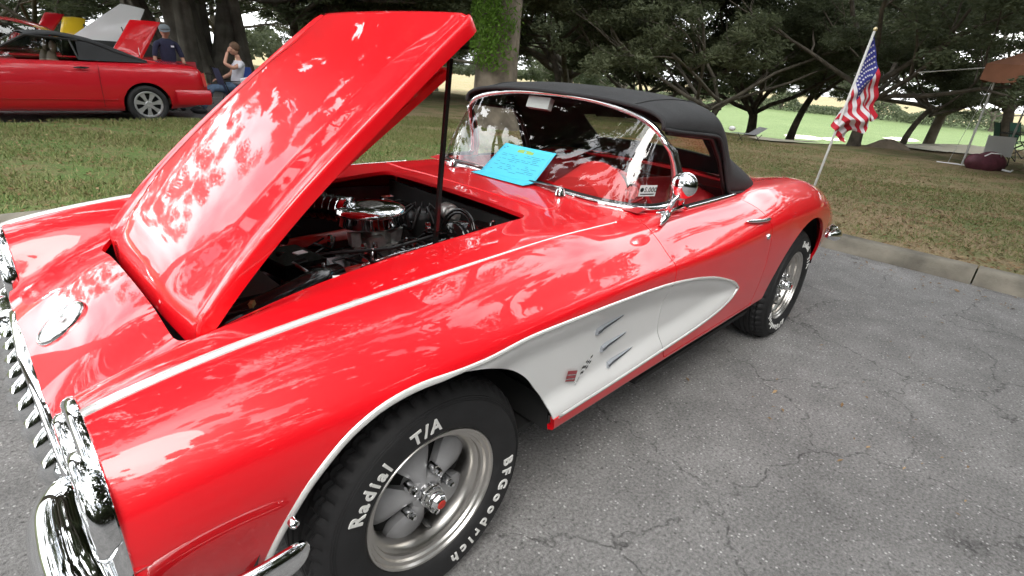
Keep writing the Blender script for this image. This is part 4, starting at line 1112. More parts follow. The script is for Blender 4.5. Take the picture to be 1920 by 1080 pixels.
lawn_strip('lawn', list(np.linspace(5.25, 14, 40))+list(np.linspace(15, 60, 30))+[100, 200, 420], [-420, -200, -100]+list(np.linspace(-60, -8, 14))+list(np.linspace(-7, 9.25, 50)), LAWN_DRY, lambda x, y: gz(x, y)+(.105+(hz(x, y)-.105)*fade(x, y) if x < 60 else .105))
lawn_strip('lawn', [-420, -200]+list(np.linspace(-70, 7.1, 40)), [17.4, 20, 25, 30, 40, 60, 120, 420], LAWN, lambda x, y: .06)
lawn_strip('lawn', [7.1, 9]+list(np.linspace(11, 60, 26))+[120, 420], list(np.linspace(9.25, 30, 16))+[45, 80, 160, 420], LAWN_DRY, lambda x, y: gz(x, y)+(.10 if y > 9.3 else .105))
b = MB(); b.add([(-600, -600, -6), (600, -600, -6), (600, 600, -6), (-600, 600, -6)], [(0, 1, 2, 3)]); o = b.build('ground', LAWN); tag(o, kind='structure')
b = MB(); b.add([(5.9, 9.0, .075), (7.3, 9.0, .075), (7.3, 17.6, .075), (6.9, 17.6, .075), (6.9, 10.8, .075)], [(0, 1, 2, 3, 4)])
# kerb
CONC = simple('weathered_concrete', (.26, .24, .20), .9, noise=.30, nscale=5, bump=.5, bscale=60)
CONC_D = simple('stained_concrete', (.17, .155, .125), .92, noise=.45, nscale=3.5, bump=.5, bscale=60)
def kerb_seg(p0, p1, parent):
    """rolled kerb from p0 to p1; lot side is to the left"""
    p0, p1 = Vector(p0), Vector(p1); t = (p1-p0).normalized(); n = Vector((-t.y, t.x, 0)); L_ = (p1-p0).length; rows = []
    prof = [(.045, -.02), (.04, .012), (.012, .050), (-.010, .095), (-.030, .116), (-.060, .124), (-.20, .124), (-.215, .118), (-.22, .06)]
    ns_ = 10
    for i in range(ns_+1):
        p = p0+t*(L_-.012)*i/ns_+t*.006; rows.append([p+n*(a+.004*sin(p.x*7+p.y*5+k))+Vector((0, 0, z+.003*sin(p.y*3.1+p.x*2+k*.7))) for k, (a, z) in enumerate(prof)])
    b = MB(); b.grid(rows); b.add(rows[0], [tuple(range(len(prof)))]); b.add(rows[-1], [tuple(range(len(prof)-1, -1, -1))])
    return b.build('kerb_stone', CONC_D, parent, angle=50)
kb = empty('kerb', (0, 0, 0)); tag(kb, kind='structure')
for i in range(14): kerb_seg((5.10, 3.2-2.4*i-2.4, 0), (5.10, 3.2-2.4*i, 0), kb)
for i in range(12): kerb_seg((5.0-2.4*i, 3.40, 0), (2.6-2.4*i, 3.40, 0), kb)
# fairway and bunkers
def patch(name, c, rx, ry, mat, z, seed, n=40, kind='structure'):
    r = random.Random(seed); ph = [r.random()*6 for _ in range(4)]
    V = [(c[0]+rx*cos(a)*(1+.12*sin(3*a+ph[0])+.07*sin(5*a+ph[1])), c[1]+ry*sin(a)*(1+.12*sin(2*a+ph[2])+.06*sin(4*a+ph[3])), z) for a in [2*pi*i/n for i in range(n)]]
    b = MB(); b.add(V, [tuple(range(n))]); o = b.build(name, mat); tag(o, kind=kind); return o
def draped(name, mat, inside, x0, x1, y0, y1, st, dz):
    nx_, ny_ = int((x1-x0)/st), int((y1-y0)/st); V = []; F = []; ok = np.zeros((nx_+1, ny_+1), bool)
    for i in range(nx_+1):
        for j in range(ny_+1):
            x, y = x0+i*st, y0+j*st; V.append((x, y, .105+gz(x, y)+dz+(0 if x > 60 else (hz(x, y)-.105)))); ok[i, j] = inside(x, y)
    for i in range(nx_):
        for j in range(ny_):
            if ok[i, j] and ok[i+1, j] and ok[i, j+1] and ok[i+1, j+1]: F.append((i*(ny_+1)+j, (i+1)*(ny_+1)+j, (i+1)*(ny_+1)+j+1, i*(ny_+1)+j+1))
    o = mesh_obj(name, V, F, mat); tag(o, kind='structure'); return o
draped('fairway', FAIR, lambda x, y: ((x-82)/58)**2+((y-20)/34)**2+.05*sin(x*.4)+.05*sin(y*.5) < 1, 22, 142, -16, 56, 1.0, .03)
for i, (px, py, rx, ry) in enumerate(((1505, 258, 2.2, 1.6), (1470, 266, 1.2, 1.0), (1745, 275, 2.4, 1.6), (1690, 262, 3, 1.5), (1815, 284, 1.2, .7), (1560, 262, 2.0, 1.0))):
    p = on_g(px, py); draped('sand_bunker', SAND, lambda x, y, p=p, rx=rx, ry=ry: ((x-p.x)/rx)**2+((y-p.y)/ry)**2+.1*sin(x*2+y) < 1, p.x-rx*1.2, p.x+rx*1.2, p.y-ry*1.2, p.y+ry*1.2, .25, .05)
# grass blades and fallen leaves (nobody could count them)
def blade_mat(name, c0, c1, c2=None):
    m, N, L, b = newmat(name); g = N.new('ShaderNodeNewGeometry'); r = N.new('ShaderNodeValToRGB'); e = r.color_ramp.elements
    e[0].color = (*c0, 1); e[1].color = (*c1, 1)
    if c2: q = e.new(.8); q.color = (*c2, 1)
    L.new(g.outputs['Random Per Island'], r.inputs[0]); L.new(r.outputs[0], b.inputs['Base Color']); b.inputs['Roughness'].default_value = .7; b.inputs['Specular IOR Level'].default_value = .2
    return m
BLADE = blade_mat('grass_blades', (.085, .15, .035), (.17, .23, .075), (.26, .23, .11))
LITTER = blade_mat('fallen_leaves', (.15, .09, .045), (.36, .26, .15), (.22, .14, .07))
def tufts(name, n, region, dens, mat, hgt):
    V = np.empty((n*3, 3)); k = 0
    r = np.random.default_rng(11)
    while k < n:
        x = r.uniform(region[0], region[1], 4000); y = r.uniform(region[2], region[3], 4000)
        keep = r.random(4000) < dens(x, y); x = x[keep]; y = y[keep]; m_ = min(len(x), n-k); x = x[:m_]; y = y[:m_]
        a = r.uniform(0, 2*pi, m_); h = hgt*r.uniform(.5, 1.3, m_); lean = r.normal(0, .6, (m_, 2)); wd = r.uniform(.003, .006, m_)*1.3
        z = np.array([hz(float(p), float(q)) for p, q in zip(x, y)])-.004
        V[3*k:3*(k+m_):3] = np.stack([x-wd*np.cos(a), y-wd*np.sin(a), z], 1); V[3*k+1:3*(k+m_):3] = np.stack([x+wd*np.cos(a), y+wd*np.sin(a), z], 1)
        V[3*k+2:3*(k+m_):3] = np.stack([x+lean[:, 0]*h, y+lean[:, 1]*h, z+h], 1); k += m_
    me = bpy.data.meshes.new(name); me.vertices.add(3*n); me.loops.add(3*n); me.polygons.add(n)
    me.vertices.foreach_set('co', V.ravel()); me.loops.foreach_set('vertex_index', np.arange(3*n)); me.polygons.foreach_set('loop_start', np.arange(0, 3*n, 3)); me.polygons.foreach_set('loop_total', np.full(n, 3)); me.update(); me.validate()
    me.materials.append(mat); o = bpy.data.objects.new(name, me); link(o); tag(o, kind='stuff'); return o
def patchy(x, y): return np.clip(.55+.45*np.sin(x*1.3+2*np.sin(y*.8))*np.cos(y*1.1+x*.4)+.25*np.sin(x*4.1+y*3.3), .03, 1)
o = tufts('grass', 95000, (-2.2, 7.5, 3.55, 9.1), patchy, BLADE, .045); tag(o, 'short green grass of the lawn between the parking lot and the road', 'grass')
o = tufts('grass', 70000, (5.35, 14, -3.5, 9.0), lambda x, y: patchy(x, y)*np.clip(1.4-(x-5)/9, .1, 1)*.7, BLADE, .035); tag(o, 'thin patchy grass on the leaf strewn lawn behind the kerb', 'grass')
def litter(name, n, region, seed, sz, flat=False):
    r = random.Random(seed); V = []; F = []
    for i in range(n):
        x = r.uniform(region[0], region[1]); x = region[0]+(x-region[0])*r.random()**.5; y = r.uniform(region[2], region[3]); z = (0 if flat else hz(x, y))+.008+.012*r.random()*(.3 if flat else 1); a = r.random()*6.28; s = sz*r.uniform(.5, 1.2); u = Vector((cos(a), sin(a), r.uniform(-.4, .4)))*s; v = Vector((-sin(a), cos(a), r.uniform(-.4, .4)))*s*.45
        c = Vector((x, y, z)); k = len(V); V += [c-u, c-v+Vector((0, 0, s*.25)), c+u, c+v+Vector((0, 0, s*.1))]; F += [(k, k+1, k+2), (k, k+2, k+3)]
    o = mesh_obj(name, V, F, LITTER, smooth=False); tag(o, kind='stuff'); return o
o = litter('fallen_leaves', 15000, (5.32, 14.5, -4, 6.5), 3, .026); tag(o, 'dry brown fallen leaves scattered over the lawn behind the kerb', 'leaves')
o = litter('leaf_debris', 240, (1.5, 5.0, -5, 2.5), 9, .014, True); tag(o, 'small dry leaves and bark bits scattered on the asphalt towards the kerb', 'leaves')
o = litter('leaf_debris', 260, (4.6, 5.04, -6, 3), 10, .018, True); tag(o, 'dry leaves gathered on the asphalt along the foot of the kerb', 'leaves')
o = litter('fallen_leaves', 3500, (-2, 7.2, 3.6, 9.0), 4, .022); tag(o, 'scattered dry leaves on the green lawn by the road', 'leaves')

# ================================================================= TREES
def leaf_mat(name, c0, c1, c2):
    m, N, L, b = newmat(name); g = N.new('ShaderNodeNewGeometry'); t = N.new('ShaderNodeTexCoord'); n = N.new('ShaderNodeTexNoise'); n.inputs['Scale'].default_value = .55; n.inputs['Detail'].default_value = 3
    L.new(t.outputs['Object'], n.inputs['Vector'])
    a = N.new('ShaderNodeMath'); a.operation = 'MULTIPLY_ADD'; a.inputs[1].default_value = .45; L.new(g.outputs['Random Per Island'], a.inputs[0])
    mr = N.new('ShaderNodeMapRange'); mr.inputs['From Min'].default_value = .35; mr.inputs['From Max'].default_value = .65; mr.inputs['To Max'].default_value = .55; L.new(n.outputs['Fac'], mr.inputs['Value']); L.new(mr.outputs[0], a.inputs[2])
    r = N.new('ShaderNodeValToRGB'); e = r.color_ramp.elements; e[0].color = (*c0, 1); e[1].color = (*c2, 1); q = e.new(.5); q.color = (*c1, 1)
    L.new(a.outputs[0], r.inputs[0]); L.new(r.outputs[0], b.inputs['Base Color']); b.inputs['Roughness'].default_value = .55; b.inputs['Specular IOR Level'].default_value = .25
    tr = N.new('ShaderNodeBsdfTranslucent'); L.new(r.outputs[0], tr.inputs[0]); mxx = N.new('ShaderNodeMixShader'); mxx.inputs[0].default_value = .5
    out = N['Material Output']; L.new(b.outputs[0], mxx.inputs[1]); L.new(tr.outputs[0], mxx.inputs[2]); L.new(mxx.outputs[0], out.inputs[0])
    return m
LEAF = leaf_mat('live_oak_leaves', (.060, .074, .042), (.10, .122, .066), (.15, .17, .10))
LEAF2 = leaf_mat('lighter_oak_leaves', (.075, .092, .052), (.125, .148, .08), (.18, .20, .12))
FERN = leaf_mat('fern_leaves', (.06, .12, .015), (.12, .23, .03), (.20, .33, .06))
BARK = simple('oak_bark', (.085, .072, .056), .95, noise=.45, nscale=5, bump=1.0, bscale=22)
BARK2 = simple('pale_bark', (.15, .135, .11), .95, noise=.35, nscale=4, bump=.9, bscale=18)
def limb_tree(seed, H=9.0, R_=6.0, trunk_r=.32, nl=7, low=1.3, lean=.3, nleaf=36000, leaf=.068, stems=1, crown_low=1.9):
    """returns (trunk mesh, crown mesh). Spreading live oak: limbs leave low and arch out, leaves sit in sprays along twigs."""
    r = random.Random(seed); tb = MB(); tips = []
    def grow(p, d, L_, rad, depth):
        n = 5; pts = [p.copy()]; rs = [rad]; q = p.copy(); dd = d.copy()
        for i in range(n):
            dd = (dd+Vector((r.uniform(-.28, .28), r.uniform(-.28, .28), r.uniform(-.16, .22)))).normalized(); q = q+dd*L_/n
            pts.append(q.copy()); rs.append(rad*(1-.55*(i+1)/n))
            if depth >= 1: tips.append((q.copy(), depth))
        tb.tube(pts, rs, 9 if depth < 1 else (6 if depth < 2 else 4), cap=False)
        if depth < 3:
            for k in range(3 if depth < 2 else 2):
                j = r.randint(2, n); a = r.uniform(0, 2*pi); nd = (dd+Vector((cos(a), sin(a), r.uniform(-.25, .45)))*.9).normalized()
                grow(pts[j], nd, L_*r.uniform(.5, .7), rs[j]*.72, depth+1)
    for s in range(stems):
        a0 = r.uniform(0, 6.28); base = Vector((0, 0, 0)) if stems == 1 else Vector((cos(a0)*trunk_r*.9, sin(a0)*trunk_r*.9, 0))
        ht = low*r.uniform(.85, 1.2); pts = []; rs = []
        for i in range(8):
            t = i/7; pts.append(base+Vector((lean*t*t*cos(a0), lean*t*t*sin(a0), -.15+(ht+.15)*t))); rs.append(trunk_r*(1.0+.45*math.exp(-t*7)-.22*t)/(1 if stems == 1 else 1.5))
        tb.tube(pts, rs, 14, cap=False)
        top = pts[-1]
        for k in range(max(2, nl//stems)):
            a = 2*pi*k/max(2, nl//stems)+r.uniform(-.4, .4); up = r.uniform(.25, .95)
            grow(top-Vector((0, 0, r.uniform(0, .35*ht))), Vector((cos(a), sin(a), up)).normalized(), R_*r.uniform(.65, 1.0), rs[-1]*.62, 0)
    rg = np.random.default_rng(seed); T = np.array([tuple(t[0]) for t in tips]); T = T[T[:, 2] > crown_low-.6]
    # extra clump centres around the tips
    nc = 430; idx = rg.integers(0, len(T), nc); C = T[idx]+rg.normal(0, 1, (nc, 3))*np.array([.55, .55, .40]); C[:, 2] = np.maximum(C[:, 2], crown_low+rg.random(nc)*.5)
    szc = rg.uniform(.20, .62, nc)
    ci = rg.choice(nc, nleaf, p=szc**1.6/np.sum(szc**1.6)); off = rg.normal(0, 1, (nleaf, 3)); off /= np.linalg.norm(off, axis=1, keepdims=True)+1e-9; off *= (rg.random((nleaf, 1))**.5)
    P = C[ci]+off*szc[ci][:, None]*np.array([1.15, 1.15, .55])
    a = rg.uniform(0, 2*pi, nleaf); tilt = rg.normal(0, .5, nleaf); s = leaf*rg.uniform(.6, 1.3, nleaf)
    U = np.stack([np.cos(a), np.sin(a), np.sin(tilt)], 1)*s[:, None]; W_ = np.cross(U, rg.normal(0, 1, (nleaf, 3))); W_ /= np.linalg.norm(W_, axis=1, keepdims=True)+1e-9; W_ *= (s*.42)[:, None]
    V = np.stack([P-U, P-W_, P+U, P+W_], 1).reshape(-1, 3); n = nleaf
    me = bpy.data.meshes.new('crown'); me.vertices.add(4*n); me.loops.add(4*n); me.polygons.add(n)
    me.vertices.foreach_set('co', V.ravel().astype(np.float32)); me.loops.foreach_set('vertex_index', np.arange(4*n)); me.polygons.foreach_set('loop_start', np.arange(0, 4*n, 4)); me.polygons.foreach_set('loop_total', np.full(n, 4)); me.update()
    me.materials.append(LEAF)
    to = tb.build('trunk', BARK, None, smooth=True); tm_ = to.data; bpy.data.objects.remove(to)
    return tm_, me
TV = [limb_tree(1, R_=6.2, trunk_r=.22, low=1.2, nleaf=80000, crown_low=1.5), limb_tree(2, R_=5.6, trunk_r=.17, nl=8, low=1.7, nleaf=80000, crown_low=1.2), limb_tree(5, R_=6.0, trunk_r=.20, nl=9, low=.9, stems=3, nleaf=80000, crown_low=1.6), limb_tree(9, R_=5.0, trunk_r=.14, nl=6, low=2.2, lean=.7, nleaf=70000, crown_low=1.1)]
TALL = limb_tree(12, R_=4.6, trunk_r=.50, nl=9, low=5.0, lean=.4, nleaf=42000, crown_low=3.2)
TV2 = []
for tme, cme in TV:
    c2 = cme.copy(); c2.materials.clear(); c2.materials.append(LEAF2); t2 = tme.copy(); t2.materials.clear(); t2.materials.append(BARK2); TV2.append((t2, c2))
def tree(v, x, y, rz, sc, label, group=None, z=None, sz=1.0):
    t = empty('live_oak', (x, y, .08+gz(x, y) if z is None else z), rz); t.scale = (sc, sc, sc*sz); tag(t, label, 'tree', group)
    share('trunk', v[0], t); share('crown', v[1], t); return t
# trees that stand out in the view
p = on_g(1407, 252); tree(TV[0], p.x, p.y, 2.2, .95, 'small spreading oak with a forked dark trunk just right of the canvas top')
p = on_g(1600, 273); tree(TV[1], p.x, p.y, .4, .85, 'oak with one straight trunk standing right behind the flag')
p = on_g(1690, 274); tree(TV[3], p.x, p.y, 2.2, .60, 'small leaning oak beside the brown earth mound', sz=.9)
p = at_dist(1900, 215, 30); tree(TV[1], p.x, p.y, 1.9, 1.2, 'oak with a pale straight trunk rising behind the brown canopy')
p = at_dist(1335, 150, 21); tree(TV2[2], p.x, p.y, .9, 1.0, 'oak of several pale crooked stems above the middle of the canvas top')
p = at_dist(1215, 120, 26); tree(TV2[2], p.x, p.y, 3.1, 1.05, 'many stemmed oak above the front half of the canvas top')
p = at_dist(1060, 110, 22); tree(TV[3], p.x, p.y, 5.1, 1.0, 'slender dark oak right of the ivy covered trunk')
p = at_dist(800, 110, 24); tree(TV[1], p.x, p.y, 2.1, 1.15, 'dark oak behind the tip of the raised hood')
p = at_dist(560, 60, 22); tree(TV[3], p.x, p.y, 1.1, 1.15, 'dense dark oak behind the seated person')
p = at_dist(120, 30, 24); tree(TV[2], p.x, p.y, 0.3, 1.2, 'broad dark oak behind the row of show cars', sz=.7)
p = at_dist(1510, 150, 27); tree(TV[3], p.x, p.y, 2.8, 1.1, 'thin leaning oak left of the flag')
p = at_dist(1780, 160, 30); tree(TV2[1], p.x, p.y, 4.2, 1.25, 'oak between the flag and the brown canopy')
# rows behind
rw = random.Random(21)
ORD = ['first', 'second', 'third', 'fourth', 'fifth', 'sixth', 'seventh', 'eighth', 'ninth', 'tenth', 'eleventh', 'twelfth', 'thirteenth', 'fourteenth', 'fifteenth', 'sixteenth', 'seventeenth', 'eighteenth', 'nineteenth', 'twentieth']
for ring, (dist, step) in enumerate(((34, 9.5), (47, 11.0), (64, 13.0), (112, 15.0))):
    az = radians(3 if ring < 3 else 48); k = 0
    while az < radians(104):
        dd = dist*rw.uniform(.93, 1.08); x = CAMLOC.x+dd*sin(az); y = CAMLOC.y+dd*cos(az)
        infair = ring < 3 and radians(58) < az < radians(88) and rw.random() < .86
        v = (TV if rw.random() < .60 else TV2)[rw.randrange(4)]; rz_, s_ = rw.uniform(0, 6.28), rw.uniform(1.15, 1.65)
        if az > radians(47) and ring < 3 and rw.random() < .40: infair = True
        if not infair:
            tree(v, x, y, rz_, s_, ORD[min(k, 19)]+[' oak from the left in the nearest background row', ' oak from the left in the middle background row', ' oak from the left in the far background row', ' oak from the left in the row beyond the fairway'][ring], ['oaks in the nearest background row', 'oaks in the middle background row', 'oaks in the far background row', 'oaks beyond the fairway'][ring]); k += 1
        az += step/dist
# trees on the other sides of the car park (seen mirrored in paint and chrome)
for k, (x, y, s_) in enumerate(((4, -15, 1.3), (-4, -17, 1.35), (11, -12, 1.2), (-12, -15, 1.3), (19, -11, 1.2), (-17, 6, 1.3), (-19, -5, 1.35), (20, -16, 1.5), (0, -25, 1.6), (-10, -26, 1.6), (10, -24, 1.6))):
    tree(TV[rw.randrange(4)], x, y, rw.uniform(0, 6.28), s_, ORD[k]+' oak behind the viewer around the far sides of the car park', 'oaks around the car park')
SHADE = limb_tree(31, R_=8.0, trunk_r=.42, nl=11, low=7.0, lean=.6, nleaf=60000, leaf=.19, crown_low=6.6)
for i, (x, y, s_, lb) in enumerate(((3.5, -5.2, .75, 'tall shade tree beside the left flank of the convertible, outside the picture'), (7.5, -13.0, 1.1, 'tall shade tree over the far end of the car park, outside the picture'), (-4.5, 7.2, .9, 'tall shade tree in front of the right fender, outside the picture'))):
    tree(SHADE, x, y, i*1.3, s_, lb, sz=(1.6, 1, 1.35)[i])  # unseen trees, added to block sky light and darken what the car mirrors
# leaf screen added unseen behind the viewer: keeps low sky out of the paint reflections
def leaf_wall(name, n, az0, az1, d0, d1, ztop, sz, seed, label):
    r = np.random.default_rng(seed); az = r.uniform(radians(az0), radians(az1), n); dist = r.uniform(d0, d1, n); zz = r.random(n)**.9*(ztop*(.82+.10*np.sin(az*17)+.12*np.sin(az*41+2)))
    P = np.stack([dist*np.sin(az), dist*np.cos(az), zz], 1); U = r.normal(0, 1, (n, 3)); U /= np.linalg.norm(U, axis=1, keepdims=True); W_ = np.cross(U, r.normal(0, 1, (n, 3))); W_ /= np.linalg.norm(W_, axis=1, keepdims=True); U *= sz; W_ *= sz*.55
    V = np.stack([P-U, P-W_, P+U, P+W_], 1).reshape(-1, 3); me = bpy.data.meshes.new(name); me.vertices.add(4*n); me.loops.add(4*n); me.polygons.add(n)
    me.vertices.foreach_set('co', V.ravel().astype(np.float32)); me.loops.foreach_set('vertex_index', np.arange(4*n)); me.polygons.foreach_set('loop_start', np.arange(0, 4*n, 4)); me.polygons.foreach_set('loop_total', np.full(n, 4)); me.update(); me.materials.append(LEAF)
    o = bpy.data.objects.new(name, me); link(o); tag(o, label, 'undergrowth', kind='stuff'); return o
leaf_wall('unseen_leaf_screen', 60000, 100, 262, 27, 33, 9.5, .34, 3, 'dense wood edge behind the viewer beyond the car park')
p = CAMLOC+Vector((sin(radians(29)), cos(radians(29)), 0))*20; tree(SHADE, p.x, p.y, 2.2, 1.15, 'tall oak hidden behind the raised hood, its crown above the picture')  # added out of sight; its crown covers bright sky mirrored in the fender top
# low undergrowth closing the view under the far crowns
rg2 = np.random.default_rng(5); n = 60000
az = rg2.uniform(radians(-25), radians(115), n); dist = rg2.uniform(62, 80, n); az_g = np.degrees(az)
top = 1.5+1.2*np.sin(az*23)+1.2*np.sin(az*51+1)+.8*np.sin(az*97); zz = rg2.random(n)**.8*np.maximum(top, .8)
inf_ = (az_g > 56) & (az_g < 90); dist = np.where(inf_, dist*1.75, dist); zz = zz+np.where(inf_, -2.5, 0); keep = np.ones(n, bool); az, dist, zz = az[keep], dist[keep], zz[keep]; n = len(az)
P = np.stack([CAMLOC.x+dist*np.sin(az), CAMLOC.y+dist*np.cos(az), zz], 1); U = rg2.normal(0, 1, (n, 3)); U /= np.linalg.norm(U, axis=1, keepdims=True); W_ = np.cross(U, rg2.normal(0, 1, (n, 3))); W_ /= np.linalg.norm(W_, axis=1, keepdims=True); U *= .30; W_ *= .16
V = np.stack([P-U, P-W_, P+U, P+W_], 1).reshape(-1, 3); me = bpy.data.meshes.new('undergrowth'); me.vertices.add(4*n); me.loops.add(4*n); me.polygons.add(n)
me.vertices.foreach_set('co', V.ravel().astype(np.float32)); me.loops.foreach_set('vertex_index', np.arange(4*n)); me.polygons.foreach_set('loop_start', np.arange(0, 4*n, 4)); me.polygons.foreach_set('loop_total', np.full(n, 4)); me.update(); me.materials.append(LEAF)
o = bpy.data.objects.new('undergrowth', me); link(o); tag(o, 'dark shrubby undergrowth under the farthest oaks', 'undergrowth', kind='stuff')
# the big vine covered trunk
p = at_dist(932, 130, 12.5); BT = empty('ivy_covered_oak', (p.x, p.y, .08)); tag(BT, 'thick trunk with bright green ferns on its left side, behind the windshield', 'tree')
b = MB(); rws = []; r_ = random.Random(4)
for i in range(46):
    t = i/45; z = -.2+9*t; R0 = .46*(1+.7*math.exp(-t*26))*(1-.3*t); cx, cy = .10*sin(t*3), .06*sin(t*5)-.55*t*t
    rws.append([(cx+(R0+.035*sin(3*a+t*4)+.02*sin(7*a+t*9)+.010*sin(23*a+40*t))*cos(a), cy+(R0+.035*sin(3*a+t*4)+.02*sin(7*a+t*9)+.012*sin(19*a-33*t))*sin(a), z) for a in [2*pi*k/64 for k in range(65)]])
b.grid(rws, flip=True)
for k in range(6):
    a = k*1.05+.3; b.tube([(cx+.2*cos(a), cy+.2*sin(a), 8.2), (cx+1.4*cos(a), cy+1.4*sin(a), 9.6), (cx+3*cos(a), cy+3*sin(a), 10.6), (cx+4.4*cos(a), cy+4.4*sin(a), 11)], [.24, .18, .12, .05], 8)
b.build('trunk', simple('furrowed_bark', (.15, .125, .095), .95, noise=.45, nscale=4, bump=1.0, bscale=26), BT, smooth=True)
cr_ = share('crown', TALL[1], BT, (0, 0, 4.6), scale=(1.7, 1.7, 1.0))
V = []; F = []; rg_ = random.Random(8); camdir = Vector((CAMLOC.x-p.x, CAMLOC.y-p.y, 0)).normalized(); lft = Vector((camdir.y, -camdir.x, 0)) if False else Vector((-_r.x, -_r.y, 0))
for i in range(2600):
    z = 1.15+1.75*rg_.random()**.8; ang = rg_.gauss(.55, .55); dv_ = (camdir*cos(ang)+lft*sin(ang)); rad = .47+.16*rg_.random()*(1 if z > 1.3 else .4)
    wgt = sin(pi*min(1, max(0, (z-1.1)/1.9)))
    if rg_.random() > .25+.75*wgt: continue
    c = Vector((0, 0, z))+dv_*rad; s = .03+.035*rg_.random(); t_ = Vector((rg_.gauss(0, .6), rg_.gauss(0, .6), -1+.8*rg_.random())).normalized(); w_ = t_.cross(dv_).normalized()*s*.35
    k = len(V); V += [c-t_*s, c-w_+dv_*.01, c+t_*s, c+w_+dv_*.01]; F += [(k, k+1, k+2), (k, k+2, k+3)]
o = mesh_obj('fern_growth', V, F, FERN, BT, smooth=False); tag(o, kind='stuff')
# fluted multi trunk tree at the left
FG = at_dist(362, 60, 19.5); T2 = empty('fluted_fig_tree', (FG.x, FG.y, .05)); tag(T2, 'massive old tree of several fused pale trunks behind the show cars', 'tree')
r_ = random.Random(17)
b = MB()
for (ox, oy, rr_, lx, ly) in ((0, 0, .45, -.6, .1), (.62, .25, .28, .9, .2), (-.55, .2, .26, -1.4, .3), (.25, .45, .33, .3, 1), (-.25, -.25, .24, -.2, -.5), (1.5, .1, .17, -.5, -.1), (-1.3, .3, .14, -.3, .2)):
    rws = []
    for i in range(26):
        t = i/25; z = -.15+7.5*t; R0 = rr_*(1+.8*math.exp(-t*14))*(1-.35*t)
        rws.append([(ox+lx*t*1.6+(R0*(1+.16*sin(4*a+ox*7+t*3)+.07*sin(9*a+t*6)))*cos(a), oy+ly*t*1.6+(R0*(1+.16*sin(4*a+ox*7+t*3)+.07*sin(9*a+t*6)))*sin(a), z) for a in [2*pi*k/40 for k in range(41)]])
    b.grid(rws, flip=True)
for k in range(9):
    a = k*.72; b.tube([(.6*cos(a), .5*sin(a), 4.6), (2.2*cos(a), 1.9*sin(a), 6.1), (4.4*cos(a), 4.1*sin(a), 6.8), (6.5*cos(a), 6*sin(a), 7.0)], [.22, .17, .11, .04], 8)
b.tube([(-1.0, 0, 2.4), (-2.2, -.3, 2.55), (-3.6, -.2, 2.75), (-5, 0, 3.2)], [.12, .10, .08, .04], 8); b.tube([(.9, -.2, 2.7), (2.0, -.4, 2.6), (3.2, -.5, 2.75), (4.6, -.5, 3.3)], [.11, .09, .07, .04], 8)
b.build('trunk', simple('grey_fig_bark', (.115, .105, .085), .9, noise=.4, nscale=3, bump=.8, bscale=14), T2, smooth=True)
share('crown', SHADE[1], T2, (-1.5, 0, 0), scale=(.8, .8, 1.15)); share('crown', TV[1][1], T2, (1.5, .5, 1.6), scale=(.9, .9, .9))
# earth mound
p = on_g(1665, 277); b = MB(); rows = []; gm = gz(p.x, p.y)
for i in range(9):
    t = i/8; rows.append([(p.x+(.48+.06*sin(3*a))*(1-t)*cos(a), p.y+(.5+.06*sin(4*a+1))*(1-t)*sin(a), gm+.06+.26*(1-(1-t)**2)+.015*sin(5*a+i)) for a in [2*pi*k/28 for k in range(29)]])
b.grid(rows); o = b.build('earth_mound', simple('bare_earth', (.22, .175, .13), .95, noise=.3, nscale=3, bump=.8, bscale=12), smooth=True); tag(o, kind='structure')
# ================================================================= OTHER THINGS
def skin_body(name, J, E, mat, parent, sub=2):
    """one continuous figure from joints: J = [(x, y, z, radius)], root first"""
    me = bpy.data.meshes.new(name); me.from_pydata([j[:3] for j in J], E, []); o = bpy.data.objects.new(name, me); link(o)
    m = o.modifiers.new('skin', 'SKIN'); m.use_smooth_shade = True
    for i, j in enumerate(J):
        r = j[3]; me.skin_vertices[0].data[i].radius = (r, j[4] if len(j) > 4 else r)
    me.skin_vertices[0].data[0].use_root = True
    s = o.modifiers.new('sub', 'SUBSURF'); s.levels = sub; s.render_levels = sub
    dg = bpy.context.evaluated_depsgraph_get(); m2 = bpy.data.meshes.new_from_object(o.evaluated_get(dg)); bpy.data.objects.remove(o)
    m2.name = name; m2.shade_smooth(); m2.materials.clear(); m2.materials.append(mat); q = bpy.data.objects.new(name, m2); link(q); q.parent = parent; return q
SKINM = simple('skin', (.50, .27, .19), .55, noise=.06, nscale=9)
SKIN2 = simple('tanned_skin', (.42, .22, .15), .55, noise=.06, nscale=9)
NAVY = simple('navy_cotton', (.018, .020, .050), .9, noise=.15, nscale=20)
JEAN = simple('blue_denim', (.085, .14, .22), .9, noise=.25, nscale=16)
WSHIRT = simple('white_jersey', (.62, .62, .68), .85, noise=.05, nscale=9)
HAIR = simple('brown_hair', (.10, .055, .03), .8, noise=.3, nscale=40)
HAIRG = simple('grey_hair', (.25, .24, .22), .8)
SHOE = simple('dark_shoes', (.03, .03, .035), .7)
KHAKI = simple('khaki_shorts', (.25, .21, .14), .9)
def ellipsoid(c, r, n=16, m=10, R_=None, zmin=-1.1):
    V = []; F = []
    for j in range(m+1):
        ph = -pi/2+pi*j/m
        for i in range(n):
            v = Vector((r[0]*cos(ph)*cos(2*pi*i/n), r[1]*cos(ph)*sin(2*pi*i/n), r[2]*max(sin(ph), zmin)))
            if R_ is not None: v = R_ @ v
            V.append(Vector(c)+v)
    for j in range(m):
        for i in range(n): F.append((j*n+i, j*n+(i+1) % n, (j+1)*n+(i+1) % n, (j+1)*n+i))
    return V, F
